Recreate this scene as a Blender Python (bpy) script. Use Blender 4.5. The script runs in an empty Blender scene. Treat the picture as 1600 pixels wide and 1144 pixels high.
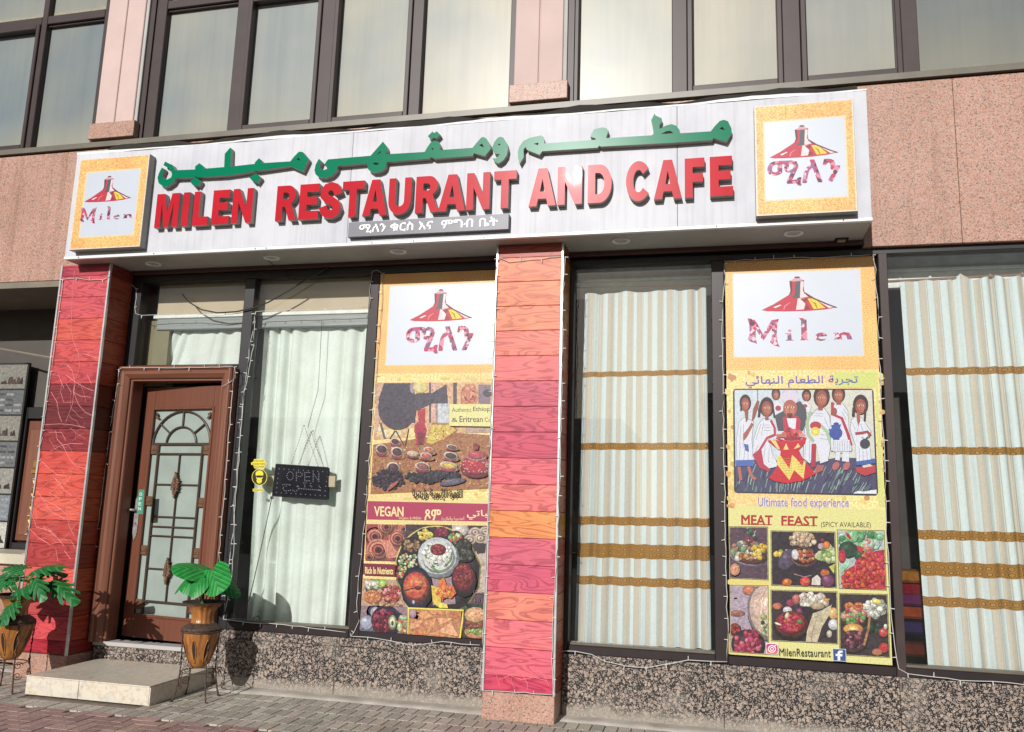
import bpy, bmesh, math, random
from mathutils import Vector, Matrix, noise
from mathutils.geometry import tessellate_polygon
R = math.radians
rnd = random.Random(7)
C = bpy.context.scene.collection
sc = bpy.context.scene

# ------------------------------------------------------------------ camera
CAM = Vector((1.40336, -6.95702, 1.6)); YAW, PIT, ROL, FPX = 0.2403578, 0.1707905, 0.0304927, 1307.340
_fw = Vector((-math.sin(YAW)*math.cos(PIT), math.cos(YAW)*math.cos(PIT), math.sin(PIT)))
_r = Vector((math.cos(YAW), math.sin(YAW), 0)); _u = _r.cross(_fw)
_r2 = math.cos(ROL)*_r + math.sin(ROL)*_u; _u2 = -math.sin(ROL)*_r + math.cos(ROL)*_u
cd = bpy.data.cameras.new("camera"); cam = bpy.data.objects.new("camera", cd); C.objects.link(cam)
cd.sensor_width = 36; cd.lens = FPX/1600*36; cd.clip_start = .05; cd.clip_end = 900
m = Matrix.Identity(4)
for i in range(3):
    m[i][0] = _r2[i]; m[i][1] = _u2[i]; m[i][2] = -_fw[i]; m[i][3] = CAM[i]
cam.matrix_world = m
sc.camera = cam

# ------------------------------------------------------------------ world, sun, exposure
SUN = Vector((-0.17, -1.0, 0.425)).normalized()          # towards the sun
elev = math.asin(SUN.z); az = math.atan2(SUN.x, SUN.y)
w = bpy.data.worlds.new("World"); sc.world = w; w.use_nodes = True
nt = w.node_tree; nt.nodes.clear()
sky = nt.nodes.new("ShaderNodeTexSky"); sky.sky_type = 'NISHITA'; sky.sun_disc = False
sky.sun_elevation = elev; sky.sun_rotation = az; sky.dust_density = 1.0; sky.air_density = 1.0
bg = nt.nodes.new("ShaderNodeBackground"); bg.inputs[1].default_value = 0.06
wo = nt.nodes.new("ShaderNodeOutputWorld")
nt.links.new(sky.outputs[0], bg.inputs[0]); nt.links.new(bg.outputs[0], wo.inputs[0])
sl = bpy.data.lights.new("sun", 'SUN'); sl.energy = 4.3; sl.angle = R(.5); sl.color = (1, .975, .94)
so = bpy.data.objects.new("sun", sl); C.objects.link(so); so.location = (-2, -9, 8)
so.rotation_euler = (-SUN).to_track_quat('-Z', 'Y').to_euler()
sc.view_settings.view_transform = 'Standard'; sc.view_settings.look = 'None'
sc.view_settings.exposure = 0.0; sc.view_settings.gamma = 1; sc.view_settings.use_curve_mapping = False
sc.cycles.max_bounces = 8; sc.cycles.transparent_max_bounces = 16
sc.cycles.use_denoising = True

# ------------------------------------------------------------------ helpers
def ray(px, py):
    return (_fw*FPX + _r2*(px-800) - _u2*(py-572)).normalized()
def at(px, py, Y=0.0):
    d = ray(px, py); return CAM + d*((Y-CAM.y)/d.y)
def atz(px, py, Z=0.0):
    d = ray(px, py); return CAM + d*((Z-CAM.z)/d.z)
def proj(p):
    d = Vector(p)-CAM; k = d.dot(_fw); return 800+FPX*d.dot(_r2)/k, 572-FPX*d.dot(_u2)/k
def rectW(x0, y0, x1, y1, Y):
    return (at(x0, (y0+y1)/2, Y).x, at(x1, (y0+y1)/2, Y).x, at((x0+x1)/2, y1, Y).z, at((x0+x1)/2, y0, Y).z)

class MB:
    def __init__(s): s.v = []; s.f = []; s.mi = []; s.uv = None
    def add(s, vs, fs, mi=0):
        o = len(s.v); s.v += [tuple(p) for p in vs]; s.f += [tuple(i+o for i in f) for f in fs]; s.mi += [mi]*len(fs)
    def box(s, x0, x1, y0, y1, z0, z1, mi=0):
        vs = [(x, y, z) for z in (z0, z1) for y in (y0, y1) for x in (x0, x1)]
        s.add(vs, [(0, 2, 3, 1), (4, 5, 7, 6), (0, 1, 5, 4), (2, 6, 7, 3), (0, 4, 6, 2), (1, 3, 7, 5)], mi)
    def bbox(s, x0, x1, y0, y1, z0, z1, b=.004, mi=0):      # box with a bevelled front (-y) edge
        a = [(x0, z0), (x1, z0), (x1, z1), (x0, z1)]; i = [(x0+b, z0+b), (x1-b, z0+b), (x1-b, z1-b), (x0+b, z1-b)]
        vs = [(x, y1, z) for x, z in a] + [(x, y0+b, z) for x, z in a] + [(x, y0, z) for x, z in i]
        fs = [(3, 2, 1, 0), (8, 9, 10, 11)]
        for k in range(4):
            n = (k+1) % 4; fs += [(k, n, 4+n, 4+k), (4+k, 4+n, 8+n, 8+k)]
        s.add(vs, fs, mi)
    def tube(s, pts, r, n=5, mi=0, cap=True):
        pts = [Vector(p) for p in pts]; rs = r if isinstance(r, (list, tuple)) else [r]*len(pts)
        vs = []; up = Vector((0, 0, 1))
        for k, p in enumerate(pts):
            t = (pts[min(k+1, len(pts)-1)]-pts[max(k-1, 0)]).normalized()
            a = t.cross(up)
            if a.length < .05: a = t.cross(Vector((1, 0, 0)))
            a.normalize(); b = t.cross(a)
            for j in range(n):
                q = 2*math.pi*j/n; vs.append(p+(a*math.cos(q)+b*math.sin(q))*rs[k])
        fs = [(k*n+j, k*n+(j+1) % n, (k+1)*n+(j+1) % n, (k+1)*n+j) for k in range(len(pts)-1) for j in range(n)]
        if cap: fs += [tuple(range(n-1, -1, -1)), tuple((len(pts)-1)*n+j for j in range(n))]
        s.add(vs, fs, mi)
    def lathe(s, prof, cx, cy, n=32, mi=0, fn=None):
        vs = []
        for z, r in prof:
            for j in range(n):
                q = 2*math.pi*j/n; rr = r if fn is None else fn(q, z, r)
                vs.append((cx+rr*math.cos(q), cy+rr*math.sin(q), z))
        fs = [(k*n+j, k*n+(j+1) % n, (k+1)*n+(j+1) % n, (k+1)*n+j) for k in range(len(prof)-1) for j in range(n)]
        s.add(vs, fs, mi)
    def extr(s, outer, holes, y0, y1, mf=0, ms=0):          # polygon in xz, front at y0, back at y1
        loops = [outer]+list(holes)
        tri = tessellate_polygon([[Vector((x, z, 0)) for x, z in l] for l in loops])
        flat = [p for l in loops for p in l]; n = len(flat)
        fr = [(x, y0, z) for x, z in flat]; bk = [(x, y1, z) for x, z in flat]
        s.add(fr, [tuple(t) for t in tri], mf)
        o = 0; fs = []
        for l in loops:
            k = len(l)
            for i in range(k):
                a = o+i; b = o+(i+1) % k; fs.append((a, b, b+n, a+n))
            o += k
        s.add(fr+bk, fs, ms)
    def build(s, name, mats, parent=None, loc=None, smooth=False, attrs=None, kind=None, label=None):
        off = Vector((0, 0, 0))
        if loc is not None: off = Vector(loc)
        elif parent is not None: off = parent.matrix_world.translation.copy() if parent.get('_o') is None else Vector(parent['_o'])
        me = bpy.data.meshes.new(name)
        me.from_pydata([(a-off.x, b-off.y, c-off.z) for a, b, c in s.v], [], s.f)
        if not isinstance(mats, (list, tuple)): mats = [mats]
        for mm in mats: me.materials.append(mm)
        me.polygons.foreach_set('material_index', s.mi)
        if s.uv:
            ul = me.uv_layers.new(name='UVMap')
            for l in me.loops: ul.data[l.index].uv = s.uv[l.vertex_index]
        if smooth: me.polygons.foreach_set('use_smooth', [True]*len(me.polygons))
        me.update()
        bm = bmesh.new(); bm.from_mesh(me); bmesh.ops.recalc_face_normals(bm, faces=bm.faces); bm.to_mesh(me); bm.free()
        o = bpy.data.objects.new(name, me); C.objects.link(o)
        if parent is not None:
            o.parent = parent
            if loc is not None:
                po = Vector(parent['_o']) if parent.get('_o') is not None else Vector((0, 0, 0))
                o.location = off-po
            o['_o'] = list(off)
        else:
            o.location = off; o['_o'] = list(off)
        if kind: o['kind'] = kind
        if label: o['label'] = label
        return o

def thing(name, label, cat, loc=(0, 0, 0), group=None):
    o = bpy.data.objects.new(name, None); C.objects.link(o); o.location = loc; o.empty_display_size = .1
    o['_o'] = list(loc); o['label'] = label; o['category'] = cat
    if group: o['group'] = group
    return o
def tag(o, label, cat, group=None):
    o['label'] = label; o['category'] = cat
    if group: o['group'] = group
    return o

def mix_grey(c, a=.07):  # mixes in grey: painted glare haze on prints, lower saturation on planks
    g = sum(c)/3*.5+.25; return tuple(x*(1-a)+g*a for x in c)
def lin(c, k=1.0):
    if isinstance(c, str):
        c = tuple(int(c[i:i+2], 16)/255 for i in (0, 2, 4))
    return tuple((x/12.92 if x <= .04045 else ((x+.055)/1.055)**2.4)*k for x in c)

# ------------------------------------------------------------------ materials
def newmat(name):
    mt = bpy.data.materials.new(name); mt.use_nodes = True; n = mt.node_tree
    return mt, n, n.nodes['Principled BSDF']
def N(n, t, **kw):
    x = n.nodes.new(t)
    for k, v in kw.items():
        if k.startswith('i_'): x.inputs[k[2:].replace('_', ' ')].default_value = v
        else: setattr(x, k, v)
    return x
def ramp(n, src, stops, interp='LINEAR'):
    r = n.nodes.new('ShaderNodeValToRGB'); r.color_ramp.interpolation = interp
    e = r.color_ramp.elements
    while len(e) < len(stops): e.new(.5)
    for k, (p, c) in enumerate(stops):
        e[k].position = p; e[k].color = (*c, 1) if len(c) == 3 else c
    n.links.new(src, r.inputs[0]); return r
def coords(n, scale=(1, 1, 1), kind='Object'):
    t = n.nodes.new('ShaderNodeTexCoord'); mp = n.nodes.new('ShaderNodeMapping')
    mp.inputs['Scale'].default_value = scale; n.links.new(t.outputs[kind], mp.inputs[0]); return mp.outputs[0]
def mix(n, fac, a, b, mode='MIX'):
    x = n.nodes.new('ShaderNodeMix'); x.data_type = 'RGBA'; x.blend_type = mode
    for sock, v in ((x.inputs[0], fac), (x.inputs[6], a), (x.inputs[7], b)):
        if hasattr(v, 'is_linked') or hasattr(v, 'links'): n.links.new(v, sock)
        elif isinstance(v, (int, float)): sock.default_value = v
        else: sock.default_value = (*v, 1)
    return x.outputs[2]
def bump(n, b, h, st=.3, d=.01):
    bp = n.nodes.new('ShaderNodeBump'); bp.inputs['Strength'].default_value = st; bp.inputs['Distance'].default_value = d
    n.links.new(h, bp.inputs['Height']); n.links.new(bp.outputs[0], b.inputs['Normal'])
def plain(name, col, rough=.5, var=.12, scale=6, metal=0, spec=.5, bst=.0, stretch=(1, 1, 1), bscale=None, coat=0):
    mt, n, b = newmat(name)
    v = coords(n, stretch)
    ns = N(n, 'ShaderNodeTexNoise'); ns.inputs['Scale'].default_value = scale; ns.inputs['Detail'].default_value = 6
    n.links.new(v, ns.inputs[0])
    r = ramp(n, ns.outputs[0], [(.3, tuple(c*(1-var) for c in col)), (.7, tuple(min(1, c*(1+var)) for c in col))])
    n.links.new(r.outputs[0], b.inputs['Base Color'])
    b.inputs['Roughness'].default_value = rough; b.inputs['Metallic'].default_value = metal
    b.inputs['Specular IOR Level'].default_value = spec; b.inputs['Coat Weight'].default_value = coat
    if bst:
        n2 = N(n, 'ShaderNodeTexNoise'); n2.inputs['Scale'].default_value = bscale or scale*8; n2.inputs['Detail'].default_value = 4
        n.links.new(v, n2.inputs[0]); bump(n, b, n2.outputs[0], bst, .004)
    return mt

def m_pink_granite(name, k=.92):
    mt, n, b = newmat(name); v = coords(n)
    ds = N(n, 'ShaderNodeTexNoise', i_Scale=40.0, i_Detail=3.0); n.links.new(v, ds.inputs[0])
    vo = N(n, 'ShaderNodeTexVoronoi', i_Scale=115.0, i_Randomness=1.0); n.links.new(v, vo.inputs[0])
    sep = N(n, 'ShaderNodeSeparateColor'); n.links.new(vo.outputs['Color'], sep.inputs[0])
    r = ramp(n, sep.outputs[0], [(0, (.20*k, .15*k, .13*k)), (.08, (.30*k, .21*k, .17*k)), (.2, (.52*k, .27*k, .19*k)), (.55, (.60*k, .33*k, .24*k)), (.8, (.50*k, .34*k, .28*k)), (1, (.60*k, .42*k, .34*k))])
    n2 = N(n, 'ShaderNodeTexNoise', i_Scale=150.0, i_Detail=4.0); n.links.new(v, n2.inputs[0])
    r2 = ramp(n, n2.outputs[0], [(.36, (.50, .48, .48)), (.48, (1, 1, 1)), (1, (1.0, 1.0, 1.0))])
    c = mix(n, .85, r.outputs[0], r2.outputs[0], 'MULTIPLY')
    n3 = N(n, 'ShaderNodeTexNoise', i_Scale=1.2, i_Detail=4.0); n.links.new(v, n3.inputs[0])
    r3 = ramp(n, n3.outputs[0], [(.3, (.84, .82, .8)), (.7, (1, 1, 1))])
    c = mix(n, 1.0, c, r3.outputs[0], 'MULTIPLY')
    stv = coords(n, (9, 1, .55)); n4 = N(n, 'ShaderNodeTexNoise', i_Scale=1.0, i_Detail=6.0, i_Roughness=.65); n.links.new(stv, n4.inputs[0])
    r4 = ramp(n, n4.outputs[0], [(.30, (.72, .68, .64)), (.5, (1, 1, 1))]); c = mix(n, .75, c, r4.outputs[0], 'MULTIPLY')
    n.links.new(c, b.inputs['Base Color']); b.inputs['Roughness'].default_value = .42
    b.inputs['Specular IOR Level'].default_value = .35
    return mt
def m_brown_granite():
    mt, n, b = newmat('baltic_granite'); v = coords(n)
    nz = N(n, 'ShaderNodeTexNoise', i_Scale=14.0, i_Detail=3.0); n.links.new(v, nz.inputs[0])
    vv = mix(n, .014, v, nz.outputs['Color'], 'LINEAR_LIGHT')
    vo = N(n, 'ShaderNodeTexVoronoi', i_Scale=36.0, i_Randomness=1.0); n.links.new(vv, vo.inputs[0])
    vo2 = N(n, 'ShaderNodeTexVoronoi', i_Scale=95.0, i_Randomness=1.0); n.links.new(vv, vo2.inputs[0])
    body = ramp(n, vo.outputs['Distance'], [(0, (.44, .35, .29)), (.2, (.36, .28, .23)), (.32, (.56, .47, .39)), (.40, (.38, .31, .26)), (.46, (.04, .038, .036))])
    sep = N(n, 'ShaderNodeSeparateColor'); n.links.new(vo.outputs['Color'], sep.inputs[0])
    br = ramp(n, sep.outputs[0], [(0, (.72, .68, .66)), (1, (1.25, 1.2, 1.15))])
    body2 = mix(n, 1.0, mix(n, 1.0, body.outputs[0], (.80, .80, .82), 'MULTIPLY'), br.outputs[0], 'MULTIPLY')
    small = ramp(n, vo2.outputs['Distance'], [(0, (.46, .38, .32)), (.36, (.36, .29, .25)), (.44, (.025, .024, .024))])
    edge = ramp(n, vo.outputs['Distance'], [(.41, (0, 0, 0)), (.47, (1, 1, 1))])
    c = mix(n, edge.outputs[0], body2, small.outputs[0])
    n3 = N(n, 'ShaderNodeTexNoise', i_Scale=120.0, i_Detail=3.0); n.links.new(v, n3.inputs[0])
    g = ramp(n, n3.outputs[0], [(.3, (.6, .58, .56)), (.6, (1, 1, 1))])
    c = mix(n, 1.0, c, g.outputs[0], 'MULTIPLY')
    n4 = N(n, 'ShaderNodeTexNoise', i_Scale=3.0, i_Detail=6.0); n.links.new(v, n4.inputs[0])
    dm = ramp(n, n4.outputs[0], [(.55, (0, 0, 0)), (.8, (.5, .5, .5))])
    c = mix(n, dm.outputs[0], c, (.36, .32, .27))
    gg = N(n, 'ShaderNodeNewGeometry'); sz = N(n, 'ShaderNodeSeparateXYZ'); n.links.new(gg.outputs['Position'], sz.inputs[0])
    n6 = N(n, 'ShaderNodeTexNoise', i_Scale=7.0, i_Detail=6.0); n.links.new(v, n6.inputs[0])
    ma = N(n, 'ShaderNodeMath', operation='MULTIPLY_ADD'); n.links.new(n6.outputs[0], ma.inputs[0]); ma.inputs[1].default_value = -.10; n.links.new(sz.outputs[2], ma.inputs[2])
    dl = ramp(n, ma.outputs[0], [(0.0, (.7, .7, .7)), (.07, (0, 0, 0))]); c = mix(n, dl.outputs[0], c, (.34, .30, .25))
    n.links.new(c, b.inputs['Base Color']); b.inputs['Roughness'].default_value = .4
    b.inputs['Specular IOR Level'].default_value = .35
    return mt
def m_plank():
    mt, n, b = newmat('printed_wood_film')
    oi = N(n, 'ShaderNodeObjectInfo'); v = coords(n, (1, 1, 1))
    cx = N(n, 'ShaderNodeCombineXYZ'); mu = N(n, 'ShaderNodeMath', operation='MULTIPLY'); mu.inputs[1].default_value = 37.0
    n.links.new(oi.outputs['Random'], mu.inputs[0]); n.links.new(mu.outputs[0], cx.inputs[0]); n.links.new(mu.outputs[0], cx.inputs[2])
    ad = N(n, 'ShaderNodeVectorMath', operation='ADD'); n.links.new(v, ad.inputs[0]); n.links.new(cx.outputs[0], ad.inputs[1])
    mp = N(n, 'ShaderNodeMapping'); mp.inputs['Scale'].default_value = (1.6, 1, 8.5); n.links.new(ad.outputs[0], mp.inputs[0])
    nz = N(n, 'ShaderNodeTexNoise', i_Scale=1.15, i_Detail=1.5, i_Distortion=.5); n.links.new(mp.outputs[0], nz.inputs[0])
    rings = N(n, 'ShaderNodeMath', operation='MULTIPLY'); rings.inputs[1].default_value = 58.0; n.links.new(nz.outputs[0], rings.inputs[0])
    sn = N(n, 'ShaderNodeMath', operation='SINE'); n.links.new(rings.outputs[0], sn.inputs[0])
    r1 = ramp(n, sn.outputs[0], [(0, (1.12, 1.12, 1.12)), (.5, (1.0, .98, .98)), (.88, (.62, .50, .56)), (1, (.8, .72, .76))])
    mp2 = N(n, 'ShaderNodeMapping'); mp2.inputs['Scale'].default_value = (5, 1, 95); n.links.new(ad.outputs[0], mp2.inputs[0])
    n2 = N(n, 'ShaderNodeTexNoise', i_Scale=1.6, i_Detail=4.0); n.links.new(mp2.outputs[0], n2.inputs[0])
    r2 = ramp(n, n2.outputs[0], [(.3, (.72, .64, .68)), (.58, (1.05, 1.05, 1.05))])
    c = mix(n, .8, oi.outputs['Color'], r1.outputs[0], 'MULTIPLY')
    c = mix(n, .7, c, r2.outputs[0], 'MULTIPLY')
    n3 = N(n, 'ShaderNodeTexNoise', i_Scale=3.5, i_Detail=2.0); n.links.new(ad.outputs[0], n3.inputs[0])
    r3 = ramp(n, n3.outputs[0], [(.42, (0, 0, 0)), (.72, (1, 1, 1))])
    hs = N(n, 'ShaderNodeHueSaturation'); hs.inputs['Hue'].default_value = .506; hs.inputs['Value'].default_value = 1.15; n.links.new(c, hs.inputs['Color'])
    c = mix(n, r3.outputs[0], c, hs.outputs[0])
    n.links.new(c, b.inputs['Base Color']); b.inputs['Roughness'].default_value = .38; b.inputs['Specular IOR Level'].default_value = .2
    bump(n, b, n2.outputs[0], .08, .002)
    return mt
def m_glass(name='window_glass', tint=(1, 1, 1), dust=.06):
    mt = bpy.data.materials.new(name); mt.use_nodes = True; n = mt.node_tree; n.nodes.clear()
    out = N(n, 'ShaderNodeOutputMaterial'); tr = N(n, 'ShaderNodeBsdfTransparent'); tr.inputs[0].default_value = (*tint, 1)
    gl = N(n, 'ShaderNodeBsdfGlossy'); gl.inputs['Roughness'].default_value = .015; gl.inputs[0].default_value = (.95, .98, 1, 1)
    fr = N(n, 'ShaderNodeFresnel'); fr.inputs[0].default_value = 1.62
    m1 = N(n, 'ShaderNodeMixShader'); n.links.new(fr.outputs[0], m1.inputs[0]); n.links.new(tr.outputs[0], m1.inputs[1]); n.links.new(gl.outputs[0], m1.inputs[2])
    df = N(n, 'ShaderNodeBsdfDiffuse'); df.inputs[0].default_value = (.55, .55, .5, 1)
    v = coords(n, (1, 1, .35)); nz = N(n, 'ShaderNodeTexNoise', i_Scale=5.0, i_Detail=7.0); n.links.new(v, nz.inputs[0])
    rr = ramp(n, nz.outputs[0], [(.4, (dust*.25,)*3), (.75, (dust,)*3)])
    m2 = N(n, 'ShaderNodeMixShader'); n.links.new(rr.outputs[0], m2.inputs[0]); n.links.new(m1.outputs[0], m2.inputs[1]); n.links.new(df.outputs[0], m2.inputs[2])
    n.links.new(m2.outputs[0], out.inputs[0]); return mt
def m_dusty_pane():
    mt, n, b = newmat('dusty_upper_glass')
    v = coords(n, (1, 1, 1)); oi = N(n, 'ShaderNodeObjectInfo')
    st = coords(n, (9, 1, .45)); nz = N(n, 'ShaderNodeTexNoise', i_Scale=1.0, i_Detail=7.0, i_Roughness=.7); n.links.new(st, nz.inputs[0])
    r = ramp(n, nz.outputs[0], [(.3, (.74, .74, .74)), (.55, (.90, .90, .90)), (.75, (.98, .97, .95))])
    big = N(n, 'ShaderNodeTexNoise', i_Scale=.9, i_Detail=3.0); n.links.new(v, big.inputs[0])
    r2 = ramp(n, big.outputs[0], [(.35, (.74, .79, .84)), (.65, (1.02, .98, .90))])
    c = mix(n, .55, oi.outputs['Color'], r.outputs[0], 'MULTIPLY'); c = mix(n, 1, c, r2.outputs[0], 'MULTIPLY')
    uv = N(n, 'ShaderNodeTexCoord'); sp = N(n, 'ShaderNodeSeparateXYZ'); n.links.new(uv.outputs['Generated'], sp.inputs[0])
    n5 = N(n, 'ShaderNodeTexNoise', i_Scale=30.0, i_Detail=4.0); n.links.new(v, n5.inputs[0])
    ad = N(n, 'ShaderNodeMath', operation='MULTIPLY_ADD'); n.links.new(n5.outputs[0], ad.inputs[0]); ad.inputs[1].default_value = .05; n.links.new(sp.outputs[2], ad.inputs[2])
    low = ramp(n, ad.outputs[0], [(.025, (1, 1, 1)), (.05, (.25, .25, .25)), (.28, (0, 0, 0))])
    c = mix(n, low.outputs[0], c, (.42, .36, .22))
    n.links.new(c, b.inputs['Base Color']); b.inputs['Roughness'].default_value = .3; b.inputs['Specular IOR Level'].default_value = .25
    return mt
def m_print():
    mt, n, b = newmat('poster_print')
    a = N(n, 'ShaderNodeAttribute', attribute_name='Col'); v = coords(n)
    nz = N(n, 'ShaderNodeTexNoise', i_Scale=90.0, i_Detail=3.0); n.links.new(v, nz.inputs[0])
    r = ramp(n, nz.outputs[0], [(.35, (.80, .80, .80)), (.6, (1.04, 1.04, 1.04))])
    c = mix(n, .8, a.outputs['Color'], r.outputs[0], 'MULTIPLY')
    n.links.new(c, b.inputs['Base Color']); b.inputs['Roughness'].default_value = .42; b.inputs['Specular IOR Level'].default_value = .3
    return mt
def m_photo():
    mt, n, b = newmat('photo_print')
    a = N(n, 'ShaderNodeAttribute', attribute_name='Col'); v = coords(n)
    n0 = N(n, 'ShaderNodeTexNoise', i_Scale=38.0, i_Detail=5.0, i_Roughness=.7, i_Distortion=.8); n.links.new(v, n0.inputs[0])
    r0 = ramp(n, n0.outputs[0], [(.30, (.30, .24, .26)), (.46, (.82, .78, .78)), (.56, (1.05, 1.05, 1.02)), (.72, (1.55, 1.5, 1.4))])
    n1 = N(n, 'ShaderNodeTexVoronoi', i_Scale=130.0); n.links.new(v, n1.inputs[0])
    r1 = ramp(n, n1.outputs['Distance'], [(.05, (1.3, 1.25, 1.2)), (.45, (.95, .92, .92)), (.7, (.45, .38, .40))])
    n2 = N(n, 'ShaderNodeTexNoise', i_Scale=55.0, i_Detail=3.0); n.links.new(v, n2.inputs[0])
    hs = N(n, 'ShaderNodeHueSaturation'); mr = N(n, 'ShaderNodeMapRange'); n.links.new(n2.outputs[0], mr.inputs[0]); mr.inputs[1].default_value = .3; mr.inputs[2].default_value = .7; mr.inputs[3].default_value = .455; mr.inputs[4].default_value = .545
    n.links.new(mr.outputs[0], hs.inputs['Hue']); n.links.new(a.outputs['Color'], hs.inputs['Color'])
    c = mix(n, .8, hs.outputs[0], r0.outputs[0], 'MULTIPLY'); c = mix(n, .12, c, r1.outputs[0], 'MULTIPLY')
    n.links.new(c, b.inputs['Base Color']); b.inputs['Roughness'].default_value = .38; b.inputs['Specular IOR Level'].default_value = .3
    return mt
def m_gold(name, hi=(.72, .46, .18), lo=(.54, .27, .10), sc_=120.0):
    mt, n, b = newmat(name); v = coords(n)
    nz = N(n, 'ShaderNodeTexNoise', i_Scale=sc_, i_Detail=2.0); n.links.new(v, nz.inputs[0])
    big = N(n, 'ShaderNodeTexNoise', i_Scale=2.2, i_Detail=2.0); n.links.new(v, big.inputs[0])
    r = ramp(n, nz.outputs[0], [(.38, lo), (.5, hi), (.66, tuple(min(1, x*1.15+.05) for x in hi))])
    r2 = ramp(n, big.outputs[0], [(.35, (.98, .82, .72)), (.65, (1, 1.03, .9))])
    c = mix(n, 1, r.outputs[0], r2.outputs[0], 'MULTIPLY')
    n.links.new(c, b.inputs['Base Color']); b.inputs['Roughness'].default_value = .42; b.inputs['Specular IOR Level'].default_value = .3
    return mt
def m_mosaic():
    mt, n, b = newmat('mosaic_lettering'); v = coords(n)
    vo = N(n, 'ShaderNodeTexVoronoi', i_Scale=42.0); n.links.new(v, vo.inputs[0])
    sep = N(n, 'ShaderNodeSeparateColor'); n.links.new(vo.outputs['Color'], sep.inputs[0])
    r = ramp(n, sep.outputs[0], [(0, (.10, .02, .06)), (.18, (.45, .03, .08)), (.42, (.30, .09, .22)), (.6, (.55, .22, .30)), (.8, (.16, .10, .16)), (.9, (.75, .5, .5))], 'CONSTANT')
    n.links.new(r.outputs[0], b.inputs['Base Color']); b.inputs['Roughness'].default_value = .42; b.inputs['Specular IOR Level'].default_value = .3
    return mt
def m_cloth(name, stripes, col=(.70, .77, .71)):
    mt = bpy.data.materials.new(name); mt.use_nodes = True; n = mt.node_tree; b = n.nodes['Principled BSDF']; out = n.nodes['Material Output']
    uv = N(n, 'ShaderNodeUVMap', uv_map='UVMap'); sp = N(n, 'ShaderNodeSeparateXYZ'); n.links.new(uv.outputs[0], sp.inputs[0])
    v = coords(n, (1, 1, 1)); fine = N(n, 'ShaderNodeTexNoise', i_Scale=60.0, i_Detail=4.0); n.links.new(v, fine.inputs[0])
    rf = ramp(n, fine.outputs[0], [(.3, (.93, .93, .93)), (.7, (1.03, 1.03, 1.03))])
    cs = None
    if stripes:
        fr = N(n, 'ShaderNodeMath', operation='FRACT'); n.links.new(sp.outputs[0], fr.inputs[0])   # u counts stripe periods
        st = ramp(n, fr.outputs[0], [(0, (.62, .71, .70)), (.40, (.55, .65, .67)), (.46, (.46, .43, .35)), (.50, (.55, .51, .42)), (.86, (.50, .46, .38)), (.9, (.60, .65, .64)), (.95, (.47, .45, .38))], 'CONSTANT')
        base = st.outputs[0]
        bd = ramp(n, sp.outputs[1], stripes['stops'], 'CONSTANT')
        ck = N(n, 'ShaderNodeTexVoronoi', i_Scale=1.0); mp = N(n, 'ShaderNodeMapping'); mp.inputs['Scale'].default_value = (2.0, 70, 1)
        n.links.new(uv.outputs[0], mp.inputs[0]); n.links.new(mp.outputs[0], ck.inputs[0]); ck.inputs['Randomness'].default_value = .15
        gold = ramp(n, ck.outputs['Distance'], [(0, (.12, .05, .01)), (.16, (.50, .30, .10)), (.3, (.16, .075, .02)), (.42, (.36, .20, .06)), (.7, (.26, .14, .035))])
        cs = mix(n, bd.outputs[0], base, gold.outputs[0])
        cs = mix(n, 1, cs, rf.outputs[0], 'MULTIPLY')
    else:
        cs = mix(n, 1, col, rf.outputs[0], 'MULTIPLY')
        big = N(n, 'ShaderNodeTexNoise', i_Scale=2.6, i_Detail=6.0); n.links.new(v, big.inputs[0])
        rb = ramp(n, big.outputs[0], [(.42, (1, 1, 1)), (.75, (.82, .80, .76))]); cs = mix(n, 1, cs, rb.outputs[0], 'MULTIPLY')
    n.links.new(cs, b.inputs['Base Color']); b.inputs['Roughness'].default_value = .9; b.inputs['Specular IOR Level'].default_value = .1
    tl = N(n, 'ShaderNodeBsdfTranslucent'); n.links.new(cs, tl.inputs[0]); mx = N(n, 'ShaderNodeMixShader'); mx.inputs[0].default_value = .15
    n.links.new(b.outputs[0], mx.inputs[1]); n.links.new(tl.outputs[0], mx.inputs[2]); n.links.new(mx.outputs[0], out.inputs[0])
    wr = N(n, 'ShaderNodeTexNoise', i_Scale=9.0, i_Detail=4.0); n.links.new(coords(n, (1, 1, .6)), wr.inputs[0]); bump(n, b, wr.outputs[0], .35, .02)
    return mt
def m_leaf(name, dark=(.012, .10, .018), light=(.035, .30, .045)):
    mt, n, b = newmat(name)
    uv = N(n, 'ShaderNodeUVMap', uv_map='UVMap'); sp = N(n, 'ShaderNodeSeparateXYZ'); n.links.new(uv.outputs[0], sp.inputs[0])
    mu = N(n, 'ShaderNodeMath', operation='MULTIPLY'); mu.inputs[1].default_value = 2*math.pi*5; n.links.new(sp.outputs[0], mu.inputs[0])
    sn = N(n, 'ShaderNodeMath', operation='COSINE'); n.links.new(mu.outputs[0], sn.inputs[0])
    r = ramp(n, sn.outputs[0], [(0, tuple(x*.55+y*.45 for x, y in zip(light, dark))), (.5, tuple(x*.85 for x in light)), (.95, light), (.985, tuple(min(1, x*1.5+.06) for x in light))])
    v = coords(n); nz = N(n, 'ShaderNodeTexNoise', i_Scale=14.0, i_Detail=4.0); n.links.new(v, nz.inputs[0])
    rr = ramp(n, nz.outputs[0], [(.3, (.62, .68, .6)), (.7, (1.1, 1.1, 1.0))]); c = mix(n, 1, r.outputs[0], rr.outputs[0], 'MULTIPLY')
    n.links.new(c, b.inputs['Base Color']); b.inputs['Roughness'].default_value = .42
    bump(n, b, sn.outputs[0], .25, .003)
    return mt
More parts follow.
